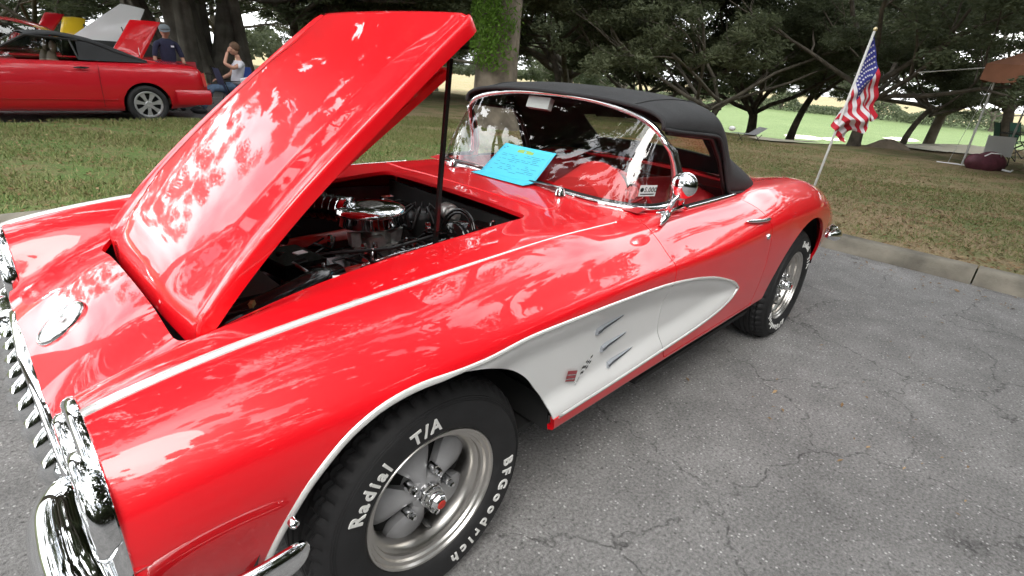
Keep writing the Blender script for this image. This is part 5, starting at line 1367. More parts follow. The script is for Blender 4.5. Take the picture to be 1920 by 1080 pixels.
def face_bits(b, c, fwd, r):
    """ears, nose, brow on a head mesh"""
    fwd = Vector(fwd).normalized(); up = Vector((0, 0, 1)); sd_ = fwd.cross(up).normalized()
    b.add(*ellipsoid(Vector(c)+fwd*r*1.02-up*r*.12, (r*.13, r*.13, r*.24), 8, 6))
    for s in (-1, 1):
        b.add(*ellipsoid(Vector(c)+sd_*s*r*.80-up*r*.08, (r*.10, r*.14, r*.24), 8, 6))
def head(parent, c, fwd, mat, hair, r=.098, cap=None):
    c = Vector(c); f = Vector(fwd).normalized(); b = MB(); b.add(*ellipsoid(c, (r*.86, r*.86, r*1.18), 20, 14)); b.add(*ellipsoid(c+f*r*.30-Vector((0, 0, r*.62)), (r*.55, r*.55, r*.5), 14, 8)); face_bits(b, c, f, r*.9)
    h = b.build('head', mat, parent, smooth=True); b = MB(); sd_ = f.cross(Vector((0, 0, 1))).normalized()
    for s in (-1, 1): b.add(*ellipsoid(c+f*r*.80+sd_*s*r*.32+Vector((0, 0, r*.08)), (r*.10, r*.10, r*.07), 8, 6))
    b.build('eyes', BLACK, h, smooth=True); b = MB(); b.add(*ellipsoid(c+f*r*.80-Vector((0, 0, r*.55)), (r*.14, r*.26, r*.06), 10, 6)); b.build('mouth', simple('lips', (.35, .12, .10), .5), h, smooth=True)
    b = MB(); b.add(*ellipsoid(c-f*r*.16+Vector((0, 0, r*.22)), (r*.98, r*.98, r*1.12), 20, 12, zmin=-.55)); b.build('hair', hair, parent, smooth=True)
    if cap:
        b = MB(); b.add(*ellipsoid(c+Vector((0, 0, r*.45)), (r*1.06, r*1.06, r*.95), 20, 12, zmin=-.15)); V = []
        for k in range(9):
            a = -1.1+2.2*k/8; V.append(c+(f*cos(a)+sd_*sin(a))*r*1.02+Vector((0, 0, r*.42)))
        V2 = [c+(f*cos(a)*1.85+sd_*sin(a)*1.05)*r+Vector((0, 0, r*.30)) for a in [-1.1+2.2*k/8 for k in range(9)]]
        b.grid([V, V2]); b.grid([[v-Vector((0, 0, .006)) for v in V2], [v-Vector((0, 0, .006)) for v in V]]); b.build('cap', cap, parent, smooth=True)
    return h
def hand(parent, wrist, d, palm_n, mat, curl=.35, sc=1.0):
    """palm, four unequal bent fingers and a thumb"""
    d = Vector(d).normalized(); n = Vector(palm_n); n = (n-d*n.dot(d)).normalized(); s = d.cross(n); w = Vector(wrist)
    J = [(*(w), .026*sc), (*(w+d*.045*sc), .034*sc, .017*sc), (*(w+d*.085*sc), .036*sc, .015*sc)]; E = [(0, 1), (1, 2)]
    for k, (o, L_) in enumerate(((-.030, .062), (-.010, .074), (.010, .068), (.029, .052))):
        p = w+d*.088*sc+s*o*sc; b0 = 2; a = 0; dd = d.copy(); i0 = len(J); J.append((*p, .0095*sc)); E.append((2, i0))
        for q in range(3):
            a += curl; dd = d*cos(a)+n*sin(a); p = p+dd*L_*sc/3; J.append((*p, (.0088-.0008*q)*sc)); E.append((len(J)-2, len(J)-1))
    p = w+d*.03*sc-s*.028*sc; i0 = len(J); J.append((*p, .012*sc)); E.append((1, i0)); dd = (d*.6-s*.6+n*.3).normalized()
    for q in range(2): p = p+dd*.030*sc; J.append((*p, .0105*sc)); E.append((len(J)-2, len(J)-1)); dd = (dd+d*.3).normalized()
    return skin_body('hand', J, E, mat, parent, 1)
# ---- man in navy shirt and cap standing behind the red convertible's tail
p = on_y(305, 120, 11.3); MX, MY = p.x, p.y
man = empty('person', (MX+.12, MY, .03)); man.scale = (.92, .92, .88); tag(man, 'standing man in navy T-shirt and grey cap behind the tail of the red parked convertible', 'person')
J = [(0, 0, .98, .15, .115), (0, .0, 1.15, .165, .13), (0, .0, 1.33, .175, .13), (0, .01, 1.46, .13, .09), (0, .0, 1.55, .058)]
E = [(0, 1), (1, 2), (2, 3), (3, 4)]
for s in (-1, 1):
    i = len(J); J += [(s*.19, .0, 1.42, .068), (s*.24, -.02, 1.25, .056), (s*.265, -.03, 1.14, .050)]; E += [(3, i), (i, i+1), (i+1, i+2)]
skin_body('shirt', J, E, NAVY, man)
J = [(0, 0, .96, .145, .11)]; E = []
for s in (-1, 1):
    i = len(J); J += [(s*.095, 0, .86, .10), (s*.11, 0, .50, .070), (s*.115, .01, .12, .05)]; E += [(0, i), (i, i+1), (i+1, i+2)]
skin_body('trousers', J, E, KHAKI, man)
J = [(0, 0, 1.44, .05), (0, 0, 1.56, .055), (0, -.01, 1.64, .06)]; E = [(0, 1), (1, 2)]
for s in (-1, 1):
    i = len(J); J += [(s*.18, 0, 1.40, .04), (s*.262, -.03, 1.14, .041), (s*.275, -.09, 1.00, .034), (s*.262, -.16, .93, .027)]; E += [(0, i), (i, i+1), (i+1, i+2), (i+2, i+3)]
skin_body('body', J, E, SKIN2, man)
for s in (-1, 1): hand(man, (s*.262, -.16, .93), (-s*.1, -.5, -.6), (0, -.5, .5), SKIN2, .3)
head(man, (0, -.03, 1.68), (-.3, -1, -.25), SKIN2, HAIRG, .105, simple('grey_cap', (.16, .19, .21), .85))
b = MB()
for s in (-1, 1): b.add(*ellipsoid((s*.115, -.06, .05), (.05, .13, .05), 12, 8))
b.build('shoes', SHOE, man, smooth=True)
b = MB(); b.box((.075, -.135, 1.38), (.06, .004, .035)); b.build('chest_print', WSHIRT, man)
# ---- folding chairs
def folding_chair(x, y, rz, fab, label, group=None, z=.03, back=None):
    c = empty('folding_chair', (x, y, z), rz); tag(c, label, 'chair', group)
    b = MB(); rows = [[(u*.25, v*.24-.02, .43-.035*(1-u*u)+.0*v-.02*v) for u in (-1, -.5, 0, .5, 1)] for v in (-1, 0, 1)]; b.grid(rows); o = b.build('seat', fab, c, smooth=True)
    b = MB(); rows = [[(u*.26, .24+.10*t+.02*(1-u*u), .42+.46*t) for u in (-1, -.5, 0, .5, 1)] for t in (0, .5, 1)]; b.grid(rows); b.build('backrest', back or fab, c, smooth=True)
    for s in (-1, 1):
        b = MB(); b.tube([(s*.27, .36, .90), (s*.27, .20, .42), (s*.25, -.24, .0)], .011, 6); b.build('leg', BLACK, c)
        b = MB(); b.tube([(s*.24, .32, .0), (s*.26, -.24, .42), (s*.28, -.26, .64)], .011, 6); b.build('leg', BLACK, c)
        b = MB(); b.tube([(-s*.25, -.24 if s > 0 else .30, .01), (s*.25, -.24 if s > 0 else .30, .41)], .009, 6); b.build('brace', BLACK, c)
        b = MB(); b.box((s*.29, .02, .65), (.045, .52, .018)); b.build('armrest', BLACK, c)
    return c
CH_RED = simple('red_grey_canvas', (.42, .04, .05), .85); CH_BLUE = simple('royal_blue_canvas', (.02, .05, .22), .85); CH_GREY = simple('grey_canvas', (.20, .20, .21), .85); CH_GREEN = simple('green_canvas', (.02, .09, .06), .85); CH_NAVY = simple('navy_canvas', (.03, .04, .09), .85)
P1 = on_z(448, 213, .03); SX, SY = P1.x, P1.y
folding_chair(SX, SY, 1.5, CH_NAVY, 'dark folding chair the seated person in white sits in')
p = on_z(408, 207, .03); folding_chair(p.x+.1, p.y+1.6, .2, CH_RED, 'empty folding chair with red and grey back, left of the seated person', back=CH_RED)
p = on_z(492, 214, .03); folding_chair(p.x+.2, p.y+.9, .3, CH_BLUE, 'empty folding chair with royal blue back, right of the seated person')
# seated person facing left (-x), leaning back, hand raised to brow
per = empty('person', (SX, SY, .03), -.15); tag(per, 'seated person in white jersey and jeans with one hand raised to the brow', 'person')
J = [(.0, 0, .55, .15, .13), (.05, 0, .72, .145, .115), (.10, 0, .90, .155, .12), (.12, 0, 1.02, .11, .08)]; E = [(0, 1), (1, 2), (2, 3)]
for s in (-1, 1):
    i = len(J); J += [(.11, s*.17, .98, .062), (.03, s*.23, .90, .056)]; E += [(3, i), (i, i+1)]
skin_body('jersey', J, E, WSHIRT, per)
J = [(.02, 0, .50, .15, .12)]; E = []
for s in (-1, 1):
    i = len(J); J += [(-.08, s*.10, .50, .088), (-.46, s*.13, .50, .066), (-.50, s*.13, .42, .062), (-.66, s*.12, .10, .046)]; E += [(0, i), (i, i+1), (i+1, i+2), (i+2, i+3)]
skin_body('jeans', J, E, JEAN, per)
J = [(.12, 0, 1.00, .05), (.10, 0, 1.10, .050), (.08, 0, 1.16, .055)]; E = [(0, 1), (1, 2)]
i = len(J); J += [(.10, -.17, .97, .045), (-.06, -.27, .90, .042), (-.20, -.24, .98, .036), (-.10, -.12, 1.20, .026)]; E += [(0, i), (i, i+1), (i+1, i+2), (i+2, i+3)]
i = len(J); J += [(.10, .17, .97, .045), (-.02, .25, .76, .042), (-.24, .22, .66, .028)]; E += [(0, i), (i, i+1), (i+1, i+2)]
skin_body('body', J, E, SKINM, per)
hand(per, (-.10, -.12, 1.20), (.5, .5, .55), (.3, .6, -.2), SKINM, .25); hand(per, (-.24, .22, .66), (-1, 0, -.15), (0, 0, -1), SKINM, .3)
head(per, (.045, 0, 1.26), (-1, -.15, -.1), SKINM, HAIR, .100)
b = MB()
for s in (-1, 1): b.add(*ellipsoid((-.74, s*.12, .055), (.14, .05, .055), 12, 8))
b.build('shoes', SHOE, per, smooth=True)
# jersey draped on the chair side, with big dark letters
def text_mesh(txt, size, mat, name, parent, M_, extr=.001, offs=0.0, align='LEFT'):
    cu = bpy.data.curves.new('t', 'FONT'); cu.body = txt; cu.size = size; cu.extrude = extr; cu.offset = offs; cu.resolution_u = 3; cu.align_x = align
    to = bpy.data.objects.new('t', cu); link(to); dg = bpy.context.evaluated_depsgraph_get(); me = bpy.data.meshes.new_from_object(to.evaluated_get(dg)); bpy.data.objects.remove(to)
    me.transform(M_); me.materials.clear(); me.materials.append(mat); me.name = name; o = bpy.data.objects.new(name, me); link(o)
    if parent: o.parent = parent
    return o
TW = empty('draped_towel', (SX+.10, SY-.42, .03)); tag(TW, 'white cloth with big navy letters hanging over the side of the occupied folding chair', 'cloth')
b = MB(); rows = []
for i in range(9):
    t = i/8; rows.append([(-.16+.62*u+.05*t, -.015*sin(u*9+t*2)-.03*t, .72-.34*t+.05*sin(u*3)) for u in np.linspace(0, 1, 14)])
b.grid(rows); o = b.build('cloth', WSHIRT, TW, smooth=True); o.modifiers.new('s', 'SOLIDIFY').thickness = .004
text_mesh('ST', .30, NAVY, 'lettering', TW, Matrix.Translation((-.10, -.055, .44)) @ Matrix.Rotation(radians(-10), 4, 'Y') @ Matrix.Rotation(radians(90), 4, 'X'), offs=.008)

# ---- generic saloon / roadster shell
def shell_car(name, loc, rz, col, label, group=None, Lf=.92, Lr=.98, wb=2.53, top='soft', hood_z=.90, deck_z=.955, wheels=True, hood_open=None, roofcol=None):
    c = empty(name, loc, rz); tag(c, label, 'car', group); L0, L1 = -Lf, wb+Lr
    xs = np.linspace(L0, L1, 96)
    zt = pchip([L0, L0+.10, L0+.35, .55, .95, wb-.45, wb+.35, L1-.18, L1-.04, L1], [.58, .70, .76, hood_z, .93, .945, deck_z+.005, deck_z-.01, .86, .70], xs)
    wm = pchip([L0, L0+.2, .1, 1.2, wb, L1-.25, L1], [.70, .84, .905, .915, .905, .85, .76], xs)
    zb = pchip([L0, L0+.3, .5, wb-.5, L1-.3, L1], [.30, .24, .20, .20, .26, .36], xs)
    rows = []
    for x, z1, w, z0 in zip(xs, zt, wm, zb):
        rows.append([(x, s_*w*f, z0+(z1-z0)*q) for s_, f, q in [(-1, .90, 0), (-1, .965, .05), (-1, .985, .20), (-1, .985, .27), (-1, .992, .28), (-1, 1.0, .50), (-1, .995, .66), (-1, .975, .80), (-1, .94, .90), (-1, .87, .965), (-1, .75, .99), (-1, .4, 1.02), (1, 0, 1.03), (1, .4, 1.02), (1, .75, .99), (1, .87, .965), (1, .94, .90), (1, .975, .80), (1, .995, .66), (1, 1.0, .50), (1, .992, .28), (1, .985, .27), (1, .985, .20), (1, .965, .05), (1, .90, 0)]])
    g = np.array(rows); d1 = np.gradient(g, axis=0); d2 = np.gradient(g, axis=1); nn = np.cross(d1, d2); nn /= np.linalg.norm(nn, axis=-1, keepdims=True)+1e-9
    if nn[48, 12, 2] < 0: nn = -nn
    nj = g.shape[1]; F = [(i*nj+j, (i+1)*nj+j, (i+1)*nj+j+1, i*nj+j+1) for i in range(len(xs)-1) for j in range(nj-1)]
    me = Mesh([tuple(v) for v in g.reshape(-1, 3)], [tuple(v) for v in nn.reshape(-1, 3)], F)
    for cx in (0, wb): me, _ = clip(me, lambda P: np.where(np.abs(P[:, 1]) < .5, 1, np.hypot(P[:, 0]-cx, P[:, 2]-.30)-.355))
    me, _ = clip(me, lambda P: -np.where(P[:, 2] < .7, -1, np.minimum(np.minimum(P[:, 0]-.98, wb-.52-P[:, 0]), .72-np.abs(P[:, 1]))))
    body = body_part('body', me, col, c, .03)
    b = MB(); b.add(rows[0], [tuple(range(nj))]); b.add(rows[-1], [tuple(range(nj-1, -1, -1))]); b.build('end_panel', col, body)
    b = MB(); b.box((wb/2, 0, .22), (wb+.9, 1.5, .02))
    for cx in (0, wb): b.box((cx, 0, .45), (.74, 1.25, .45))
    b.box((wb/2, 0, .50), (1.4, 1.6, .3)); b.build('underbody', VOID, c)
    return c, body, xs, zt, wm
def alloy(parent, loc, rz, R_=.305, spokes=7):
    w = empty('wheel', loc, rz); w.parent = parent
    b = MB(); b.lathe([(.205, .02), (.215, .0), (.26, -.012), (.292, .0), (.303, .03), (.305, .10), (.303, .17), (.29, .20), (.21, .19)], 56); b.build('tyre', RUBBER, w, smooth=True)
    b = MB(); b.lathe([(.001, .0), (.045, -.004), (.055, .008), (.06, .03)], 28); b.lathe([(.178, .012), (.186, -.002), (.205, -.004), (.212, .004), (.205, .05), (.18, .09), (.17, .19)], 56)
    for k in range(spokes):
        a = 2*pi*k/spokes+.22; u = Vector((cos(a), 0, sin(a))); v = Vector((-sin(a), 0, cos(a)))
        rr_ = [[u*.03+v*q*.026+Vector((0, .006, 0)) for q in (-1, 0, 1)], [u*.10+v*q*.022+Vector((0, .004, 0)) for q in (-1, 0, 1)], [u*.185+v*q*.040+Vector((0, .006, 0)) for q in (-1, 0, 1)]]
        b.grid(rr_); b.grid([[p_+Vector((0, .03, 0)) for p_ in r_] for r_ in rr_], flip=True)
        for e_ in (0, 2): b.grid([[r_[e_] for r_ in rr_], [r_[e_]+Vector((0, .03, 0)) for r_ in rr_]])
    b.build('alloy_rim', simple('silver_alloy', (.62, .63, .66), .3, .7), w, angle=40)
    b = MB(); b.lathe([(.001, .06), (.19, .06), (.2, .19)], 32); b.build('brake_disc', VOID, w)
    return w
wy = 9.33+.87
CX = on_y(280, 200, 9.33).x
cad, cbody, cxs, czt, cwm = shell_car('parked_convertible', (CX-2.53, wy, .03), 0, RED2, 'crimson 1990s convertible with closed black soft top, parked side on along the road')
for cx in (0, 2.53):
    alloy(cad, (cx, -.88, .305), 0); alloy(cad, (cx, .88, .305), pi)
# soft top of the crimson car
def soft_top2(c, wb, mat, zt_=1.325):
    st = [(.98, 1.0, .95, .66), (1.15, zt_-.03, zt_-.09, .58), (1.5, zt_+.005, zt_-.05, .58), (wb-.95, zt_, zt_-.06, .58), (wb-.62, zt_-.05, zt_-.12, .60), (wb-.20, 1.12, 1.05, .66), (wb+.12, .985, .965, .70)]
    st = np.array(st); t = np.linspace(1, 6, 30); Q = np.stack([pchip(range(7), st[:, k], t) for k in range(4)], 1)
    rows = [[(x, w*(1 if v > 0 else -1)*sin(abs(v)*pi/2)**.85, ze+(zc-ze)*cos(abs(v)*pi/2)**.6) for v in np.linspace(-1, 1, 25)] for x, zc, ze, w in Q]
    b = MB(); b.grid(rows); o = b.build('soft_top', mat, c, smooth=True); o.modifiers.new('s', 'SOLIDIFY').thickness = .01
    for s in (-1, 1):
        # quarter panel in canvas, windscreen post, side glass, quarter light
        b = MB(); b.add([(wb-.62, s*.60, zt_-.12), (wb-.20, s*.66, 1.05), (wb+.12, s*.70, .965), (wb+.12, s*.72, .955), (wb-.50, s*.735, .95), (wb-.80, s*.72, .95), (wb-.78, s*.60, zt_-.10)], [(0, 1, 2, 3, 4, 5, 6)]); b.build('quarter_panel', mat, o)
        b = MB(); b.tube([(.62, s*.72, .94), (1.15, s*.60, zt_-.07)], .022, 6); b.tube([(1.15, s*.60, zt_-.07), (wb-.75, s*.60, zt_-.10)], .016, 6); b.tube([(wb-.80, s*.70, .95), (wb-.86, s*.62, zt_-.10)], .014, 6); b.build('window_frame', BLACK, c)
        b = MB(); b.add([(.66, s*.715, .94), (wb-.80, s*.715, .95), (wb-.80, s*.60, zt_-.10), (1.15, s*.60, zt_-.08)], [(0, 1, 2, 3)]); b.build('side_window', DARKGL, c)
    b = MB(); rows = [[(x0, w*v, z) for v in np.linspace(-1, 1, 12)] for x0, w, z in ((.62, .70, .945), (1.15, .58, zt_-.05))]; b.grid(rows); b.build('windscreen', DARKGL, c)
    return o
soft_top2(cad, 2.53, TOPFAB)
b = MB()
for s in (-1, 1):
    for x in (1.45, ): 
        V, F = ellipsoid((x, s*.35, .72), (.10, .22, .34), 12, 8); b.add(V, F); V, F = ellipsoid((x+.04, s*.35, 1.10), (.05, .12, .10), 10, 6); b.add(V, F)
b.build('seat', simple('tan_leather', (.30, .20, .14), .6), cad, smooth=True)
for s in (-1, 1):
    b = MB(); b.tube([(2.53-.92+t*.20, s*(.905+.012*sin(pi*t)), .845+.004*t) for t in np.linspace(0, 1, 6)], [.006, .013, .016, .016, .013, .006], 8); b.build('door_handle', GBLACK, cad, smooth=True)
    for x_ in (1.02-.45, 2.53-.62): b = MB(); b.tube([(x_, s*.925, .27), (x_, s*.923, .60), (x_+.02, s*.88, .90)], .003, 4); b.build('door_gap', VOID, cad)
    b = MB(); b.box((2.53+.92, s*.79, .72), (.05, .10, .22), Euler((0, -.12, 0)).to_matrix()); b.build('tail_light', simple('tail_red', (.55, .05, .05), .2, coat=1), cad); b = MB(); b.box((2.53+.955, s*.80, .735), (.018, .055, .21), Euler((0, -.12, 0)).to_matrix()); b.build('tail_light_trim', CHROME, cad)
    b = MB(); b.tube([(.38, s*.918, .385), (2.10, s*.918, .385)], .006, 6); b.build('side_moulding', CHROME_W if False else RED2, cad)
    b = MB(); b.tube([(-.92, s*.72, .45), (-.80, s*.84, .46)], .03, 8); b.build('headlight', LAMPGL, cad)
b = MB(); rows = []
for x, w in ((2.53+.42, .89), (2.53+.80, .855), (2.53+1.00, .80), (2.53+1.06, .68), (2.53+1.08, 0)): rows.append([(x, -w-.01, .30), (x+.01, -w-.035, .36), (x+.01, -w-.035, .50), (x, -w-.01, .545)])
rows2 = [[(x, -y, z) for x, y, z in r] for r in rows[::-1][1:]]; b.grid(rows+rows2, flip=True); b.build('rear_bumper', RED2, cad, angle=40)
b = MB(); b.tube([(2.53+.05, -.62, .96), (2.53+.05, -.62, 1.18)], .004, 5); b.build('aerial', CHROME, cad)
# ---- row of show cars behind, nose away / tail to camera, with lids up
def lid(parent, quad, th, mat_o, mat_i, name='raised_hood', bulge=.05, scal=False):
    """curved panel between four world corners (bottom-left, bottom-right, top-right, top-left)"""
    A, B, C_, D = [Vector(q)-parent.location for q in quad]; n = (B-A).cross(D-A).normalized()
    if n.y > 0: n = -n
    rows = []; rin = []
    for j in range(13):
        v = j/12; row = []; ri = []
        for i in range(13):
            u = i/12; p_ = (A.lerp(B, u)).lerp(D.lerp(C_, u), v)+n*bulge*(sin(pi*u)**.7*.6+sin(pi*v)**.8*.8); e_ = min(u, 1-u, v, 1-v); p_ = p_-n*.02*math.exp(-e_*40)
            row.append(p_); ri.append(p_-n*(th+(.012*sin(u*40) if scal else 0)))
        rows.append(row); rin.append(ri)
    b = MB(); b.grid(rows); 
    edge = [rows[0], [r[-1] for r in rows], rows[-1][::-1], [r[0] for r in rows][::-1]]; ein = [rin[0], [r[-1] for r in rin], rin[-1][::-1], [r[0] for r in rin][::-1]]
    for e1_, e2_ in zip(edge, ein): b.grid([e1_, e2_])
    o = b.build(name, mat_o, parent, angle=45); b = MB(); b.grid(rin, flip=True); b.build('inner_panel', mat_i, o, smooth=True); return o
Y2 = 13.2
def wq(pts, y, dy=.0, tilt=.0):
    out = []
    for k, (px, py) in enumerate(pts): out.append(on_y(px, py, y+(tilt if k >= 2 else 0)))
    return out
def show_car(px, col, label, lidq, y=Y2, tilt=.45, inner=None, bulge=.05, scal=False, lidcol=None):
    x = on_y(px, 100, y).x
    c, body, *_q = shell_car('show_car', (x, y+.2, .03), pi/2, col, label, 'show cars with raised hoods')
    for cx in (0, 2.53):
        alloy(c, (cx, -.88, .305), 0, spokes=5); alloy(c, (cx, .88, .305), pi, spokes=5)
    q = wq(lidq, y+.1, tilt=tilt)
    inv = c.matrix_basis.inverted() if False else None
    e = empty('t', (0, 0, 0)); o = lid(e, q, .05, lidcol or col, inner or VOID, bulge=bulge, scal=scal)
    R_ = Matrix.Rotation(-pi/2, 4, 'Z') @ Matrix.Translation(-c.location)
    for ob in [o]+list(o.children): ob.data.transform(R_)
    o.parent = c; bpy.data.objects.remove(e)
    b = MB(); b.tube([(.3, 0, .8), (.45, .1, 1.5)], .012, 6); b.build('prop_rod', BLACK, c)
    b = MB(); rows = [[(x0, w*v, z) for v in np.linspace(-1, 1, 10)] for x0, w, z in ((.75, .70, .94), (1.25, .56, 1.20), (1.9, .56, 1.20), (2.35, .68, .95))]; b.grid(rows); b.build('roof', VOID, c, smooth=True)
    return c
show_car(262, RED, 'red show car with raised hood just left of the standing man', [(212, 92), (262, 120), (301, 41), (244, 36)], y=12.2, tilt=.5, bulge=.03)
show_car(190, WHITE, 'white show car with its long pale hood swung up', [(128, 72), (232, 112), (272, 17), (226, 6)], y=13.6, tilt=.7, inner=simple('grey_insulation', (.10, .11, .12), .9), bulge=.03, scal=True)
show_car(140, YELLOW, 'yellow show car with its hood up, left of the white one', [(112, 66), (158, 66), (160, 34), (117, 30)], y=14.4, bulge=.04)
show_car(92, RED2, 'dark red show car with its hood up, leftmost raised hood', [(70, 50), (96, 64), (122, 26), (84, 22)], y=14.6, bulge=.03)
# red coupe behind, only its roof arch above the soft top
x = on_y(5, 40, 12.6).x
cc_, cb_, *_q = shell_car('parked_coupe', (x-1.6, 12.6, .03), 0, RED2, 'red coupe whose roof arch shows above the crimson convertible at the left edge')
for cx in (0, 2.53):
    alloy(cc_, (cx, -.88, .305), 0); alloy(cc_, (cx, .88, .305), pi)
b = MB(); st = np.array([(.62, .95, .70), (1.1, 1.40, .56), (1.6, 1.50, .56), (2.1, 1.42, .56), (2.75, .98, .68)]); t = np.linspace(0, 4, 24); Q = np.stack([pchip(range(5), st[:, k], t) for k in range(3)], 1)
b.grid([[(x_, w*v, z-.05*abs(v)**3) for v in np.linspace(-1, 1, 13)] for x_, z, w in Q]); b.build('roof', RED2, cc_, smooth=True)
for s in (-1, 1):
    b = MB(); b.add([(.72, s*.70, .95), (2.62, s*.69, .96), (2.1, s*.58, 1.33), (1.6, s*.58, 1.41), (1.15, s*.58, 1.32)], [(0, 1, 2, 3, 4)]); b.build('side_window', DARKGL, cc_)

# ---- flag on its slanted pole
base = Vector((5.45, .02, .10)); top = on_y(1641, 54, -.30); top = Vector((5.62, -.30, 0)); 
pt_ = on_y(1641, 56, -.30); 
def on_x(px, py, x):
    d = ray(px, py); return CAMLOC+d*((x-CAMLOC.x)/d.x)
T_ = on_x(1641, 55, 5.62); B_ = on_x(1535, 328, 5.45); dirp = (T_-B_).normalized(); foot = B_+dirp*((.09-B_.z)/dirp.z)
FL = empty('flag', tuple(foot)); tag(FL, 'stars and stripes flag hanging from a slanted white pole behind the kerb', 'flag')
b = MB(); b.tube([Vector((0, 0, 0)), T_-foot], .0115, 10); b.build('pole', simple('white_pole', (.62, .62, .60), .45), FL, smooth=True)
V, F = ellipsoid(T_-foot, (.02, .02, .02), 12, 8); mesh_obj('finial', V, F, simple('gilt', (.7, .6, .35), .3, .8), FL)
# cloth: hoist runs down the pole for H, fly hangs down limp in folds
H = .76; ap = -dirp; nh, nf = 52, 76
_vx = Vector((_r.x, _r.y, 0)).normalized(); _vd = Vector((_f.x, _f.y, 0)).normalized()
def cloth(h, f):
    """h along the hoist (0 top), f along the fly: the fly hangs limp from the slanted pole, gathered in soft folds"""
    s0 = T_-foot+ap*(.03+h*H)
    side = _vx*(f*(.27-.12*h)+.03*sin(f*pi)*(1-h)-.13*sin(f*pi)*h*h+.018*sin(f*11+h*7)*f**.5)
    deep = _vd*(.050*sin(f*10+h*6)*f**.5+.035*sin(f*23+h*11)*f+.06*f*sin(h*9))
    return s0+side+deep+Vector((0, 0, -1))*f*(.72-.50*h+.03*sin(h*14))
b = MB(); V = []; F = []; mi = []
pts_ = [[cloth(i/nh, j/nf) for j in range(nf+1)] for i in range(nh+1)]
for i in range(nh):
    for j in range(nf):
        st_ = int(i/nh*13); canton = (j/nf < .40 and st_ < 7); m_ = 2 if canton else (0 if st_ % 2 == 0 else 1)
        b.add([], [], 0)
        k = len(b.V)
b = MB(); b.V = [p_ for r_ in pts_ for p_ in r_]
for i in range(nh):
    for j in range(nf):
        st_ = int((i+.5)/nh*13); canton = (j/nf < .40 and st_ < 7)
        b.F.append((i*(nf+1)+j, i*(nf+1)+j+1, (i+1)*(nf+1)+j+1, (i+1)*(nf+1)+j)); b.mi.append(2 if canton else (0 if st_ % 2 == 0 else 1))
fo = b.build('cloth', [FLAGRED, FLAGWHITE, FLAGBLUE], FL, smooth=True)
b = MB()
for r9 in range(9):
    for c9 in range(6 if r9 % 2 == 0 else 5):
        h0 = (r9+.75)/9*(7/13)*.96; f0 = .40*((c9+.5)/6 if r9 % 2 == 0 else (c9+1)/6)
        p0 = cloth(h0, f0); e1_ = (cloth(h0, f0+.01)-p0).normalized(); e2_ = (cloth(h0+.01, f0)-p0); e2_ = (e2_-e1_*e2_.dot(e1_)).normalized(); nn_ = e1_.cross(e2_)
        for sg in (-1, 1):
            b.add([p0+nn_*.003*sg]+[p0+nn_*.003*sg+(e1_*sin(k*pi/5)+e2_*-cos(k*pi/5))*(.0125 if k % 2 == 0 else .0055) for k in range(10)], [(0, k+1, (k+1) % 10+1) for k in range(10)])
o = b.build('stars', FLAGWHITE, fo); tag(o, kind='stuff')

# ---- canopy at the right edge
A = on_g(1802, 312); TX, TY, TZ = A.x, A.y, A.z
CREAM = simple('cream_canvas', (.62, .57, .47), .85, noise=.05, nscale=3); BROWN = simple('brown_canvas', (.24, .10, .055), .85, noise=.1, nscale=5)
tent = empty('canopy', (TX, TY, TZ)); tag(tent, 'pop-up canopy with cream top and scalloped brown valance at the right edge', 'canopy')
away = Vector((TX-CAMLOC.x, TY-CAMLOC.y, 0)).normalized(); rgt = Vector((away.y, -away.x, 0)); toleft = -rgt
c4 = [Vector((0, 0, 0)), rgt*2.9-away*.5, rgt*3.6+away*2.4, rgt*.75+away*2.9]
HT = 2.04; ctr = sum(c4, Vector())/4
for i, c_ in enumerate(c4):
    b = MB(); b.tube([c_, c_+Vector((0, 0, HT))], .020, 8); b.box(c_+Vector((0, 0, .01)), (.10, .10, .012)); b.box(c_+Vector((0, 0, .75)), (.05, .05, .07)); b.build('leg', simple('white_tube', (.45, .45, .43), .5), tent)
apex = ctr+Vector((0, 0, HT+1.25)); b = MB()
for i in range(4):
    a_, b_ = c4[i]+Vector((0, 0, HT+.02)), c4[(i+1) % 4]+Vector((0, 0, HT+.02)); rows = []
    oa = (a_-ctr); ob = (b_-ctr); oa.z = ob.z = 0; a_ = a_+oa*.13; b_ = b_+ob*.13
    for t in np.linspace(0, 1, 7): rows.append([(a_.lerp(b_, float(u))).lerp(apex, float(t))-Vector((0, 0, .10*sin(pi*t)*(1-t)))+Vector((0, 0, 0)) for u in np.linspace(0, 1, 9)])
    b.grid(rows[2:])
    if i == 0: bb = MB()
    bb.grid(rows[:3]); 
    n_ = 40; bb.grid([[a_.lerp(b_, k/n_)+Vector((0, 0, .0)) for k in range(n_+1)], [a_.lerp(b_, k/n_)+oa.normalized()*.02-Vector((0, 0, .30+.05*abs(sin(k/n_*pi*5)))) for k in range(n_+1)]])
b.build('roof', CREAM, tent, smooth=True); vo = bb.build('valance', BROWN, tent, angle=30)
V0 = c4[0]+Vector((0, 0, HT-.12)); V1 = c4[1]+Vector((0, 0, HT-.12)); b = MB(); ed = (V1-V0).normalized(); nv = (V0-ctr); nv.z = 0; nv = -away
for (u0, u1, z0, h0, m_) in ((.42, .80, .07, .055, 0), (.50, .86, -.02, .045, 0), (1.05, 1.7, .05, .08, 0)):
    b.box(V0+ed*(u0+u1)/2+nv*.20+Vector((0, 0, z0)), (u1-u0, .012, h0), Matrix.Rotation(math.atan2(ed.y, ed.x), 3, 'Z'))
b.build('printed_band', WPAPER, vo)
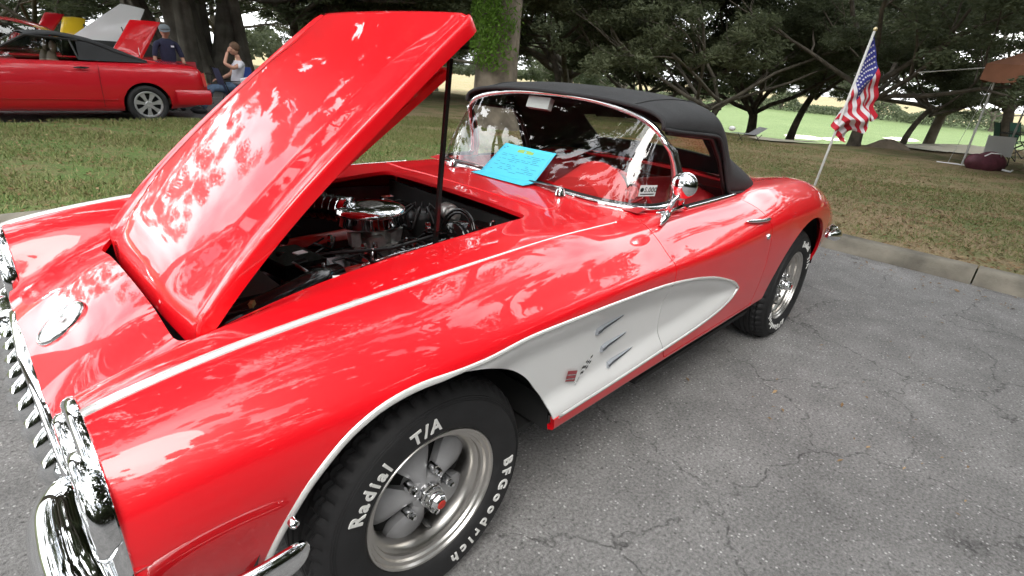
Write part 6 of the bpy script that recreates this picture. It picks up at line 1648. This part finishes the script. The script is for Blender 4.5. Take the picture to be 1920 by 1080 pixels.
b = MB(); b.tube([V0+Vector((0, 0, .1)), V0+toleft*1.35+Vector((0, 0, -.10))], .012, 6); b.tube([V0+Vector((0, 0, .05)), c4[0]+toleft*.25+Vector((0, 0, .02))], .004, 5); b.build('guy_rope', simple('white_rope', (.5, .5, .48), .8), tent)
b = MB(); b.tube([c4[0]+toleft*.45+Vector((0, 0, .02)), c4[0]+toleft*.1+Vector((0, 0, .03)), c4[0]+rgt*.35+Vector((0, 0, .02))], .022, 6); b.build('ground_strap', WPAPER, tent)
# things under the canopy
q = on_g(1862, 300); folding_chair(q.x+.6, q.y-.1, .3, CH_GREEN, 'green folding chair under the canopy behind the white board', z=q.z)
q = on_g(1905, 296); folding_chair(q.x+.2, q.y, -.4, CH_GREEN, 'green folding chair at the right edge under the canopy', z=q.z)
q = on_g(1856, 312); wb_ = empty('sign_board', (q.x+.5, q.y, q.z), radians(-50)); tag(wb_, 'blank white board on thin legs leaning behind the maroon bag', 'board')
b = MB(); b.box((0, 0, .42), (.62, .02, .44), Euler((-.12, 0, 0)).to_matrix()); b.build('panel', WPAPER, wb_)
for s in (-1, 1): b = MB(); b.tube([(s*.30, -.05, 0), (s*.29, .03, .66)], .010, 6); b.build('leg', BLACK, wb_)
q = on_g(1842, 319); bag = empty('bag', (q.x, q.y, q.z), radians(-45)); tag(bag, 'slumped maroon bag on the grass in front of the white board', 'bag')
V, F = ellipsoid((0, 0, .15), (.44, .20, .22), 24, 14, zmin=-.7); V = [Vector((v.x, v.y, v.z+.03*sin(v.x*12+v.y*9))) for v in V]; mesh_obj('bag_body', V, F, simple('maroon_nylon', (.11, .03, .045), .6, noise=.3, nscale=9, bump=.6, bscale=12), bag)
b = MB(); b.tube([(-.22, -.10, .26), (-.10, -.16, .37), (.10, -.16, .37), (.22, -.10, .26)], .014, 6); b.tube([(.30, -.12, .05), (.42, -.2, .03), (.47, -.18, .06)], .02, 6); b.build('handle', WPAPER, bag, smooth=True)
# seated person at the edge, hand resting on a knee
q = on_g(1950, 300); pe = empty('person', (q.x+.2, q.y-.1, q.z), radians(40)); tag(pe, 'seated person at the right edge under the canopy, hands on knees', 'person')
J = [(.0, 0, .55, .15, .13), (.05, 0, .72, .145, .115), (.10, 0, .90, .155, .12), (.12, 0, 1.02, .11, .08)]; E = [(0, 1), (1, 2), (2, 3)]
for s in (-1, 1):
    i = len(J); J += [(.11, s*.17, .98, .062), (.03, s*.23, .86, .056)]; E += [(3, i), (i, i+1)]
skin_body('shirt', J, E, CH_NAVY, pe)
J = [(.02, 0, .50, .15, .12)]; E = []
for s in (-1, 1):
    i = len(J); J += [(-.08, s*.10, .50, .088), (-.46, s*.13, .50, .066), (-.50, s*.13, .42, .062), (-.52, s*.12, .10, .046)]; E += [(0, i), (i, i+1), (i+1, i+2), (i+2, i+3)]
skin_body('trousers', J, E, NAVY, pe)
J = [(.12, 0, 1.00, .05), (.10, 0, 1.12, .052)]; E = [(0, 1)]
for s in (-1, 1):
    i = len(J); J += [(.10, s*.17, .97, .045), (-.05, s*.27, .75, .040), (-.30, s*.16, .62, .027)]; E += [(0, i), (i, i+1), (i+1, i+2)]
skin_body('body', J, E, SKINM, pe)
for s in (-1, 1): hand(pe, (-.30, s*.16, .62), (-1, 0, -.2), (0, 0, -1), SKINM, .3)
head(pe, (.05, 0, 1.25), (-1, 0, -.05), SKINM, HAIRG, .100)
b = MB()
for s in (-1, 1): b.add(*ellipsoid((-.60, s*.12, .055), (.14, .05, .055), 12, 8))
b.build('shoes', SHOE, pe, smooth=True)
# lounger on the far lawn
q = on_g(1395, 266); lg = empty('folding_lounger', (q.x, q.y, q.z), radians(-35)); lg.scale = (.6, .6, .6); tag(lg, 'small dark folding lounger on the lawn just behind the canvas top', 'lounger')
b = MB(); b.grid([[(-.6, -.3, .35), (-.6, .3, .35)], [(.3, -.3, .33), (.3, .3, .33)], [(.75, -.3, .62), (.75, .3, .62)]]); b.build('sling', CH_GREY, lg)
for x0, x1 in ((-.55, -.25), (-.25, -.55), (.25, .55), (.55, .25)):
    b = MB(); b.tube([(x0, -.3, 0), (x1, -.3, .36)], .012, 6); b.build('leg', BLACK, lg)
V, F = ellipsoid((-.75, -.1, .52), (.14, .14, .10), 14, 8); o = mesh_obj('cushion', V, F, WPAPER, lg)
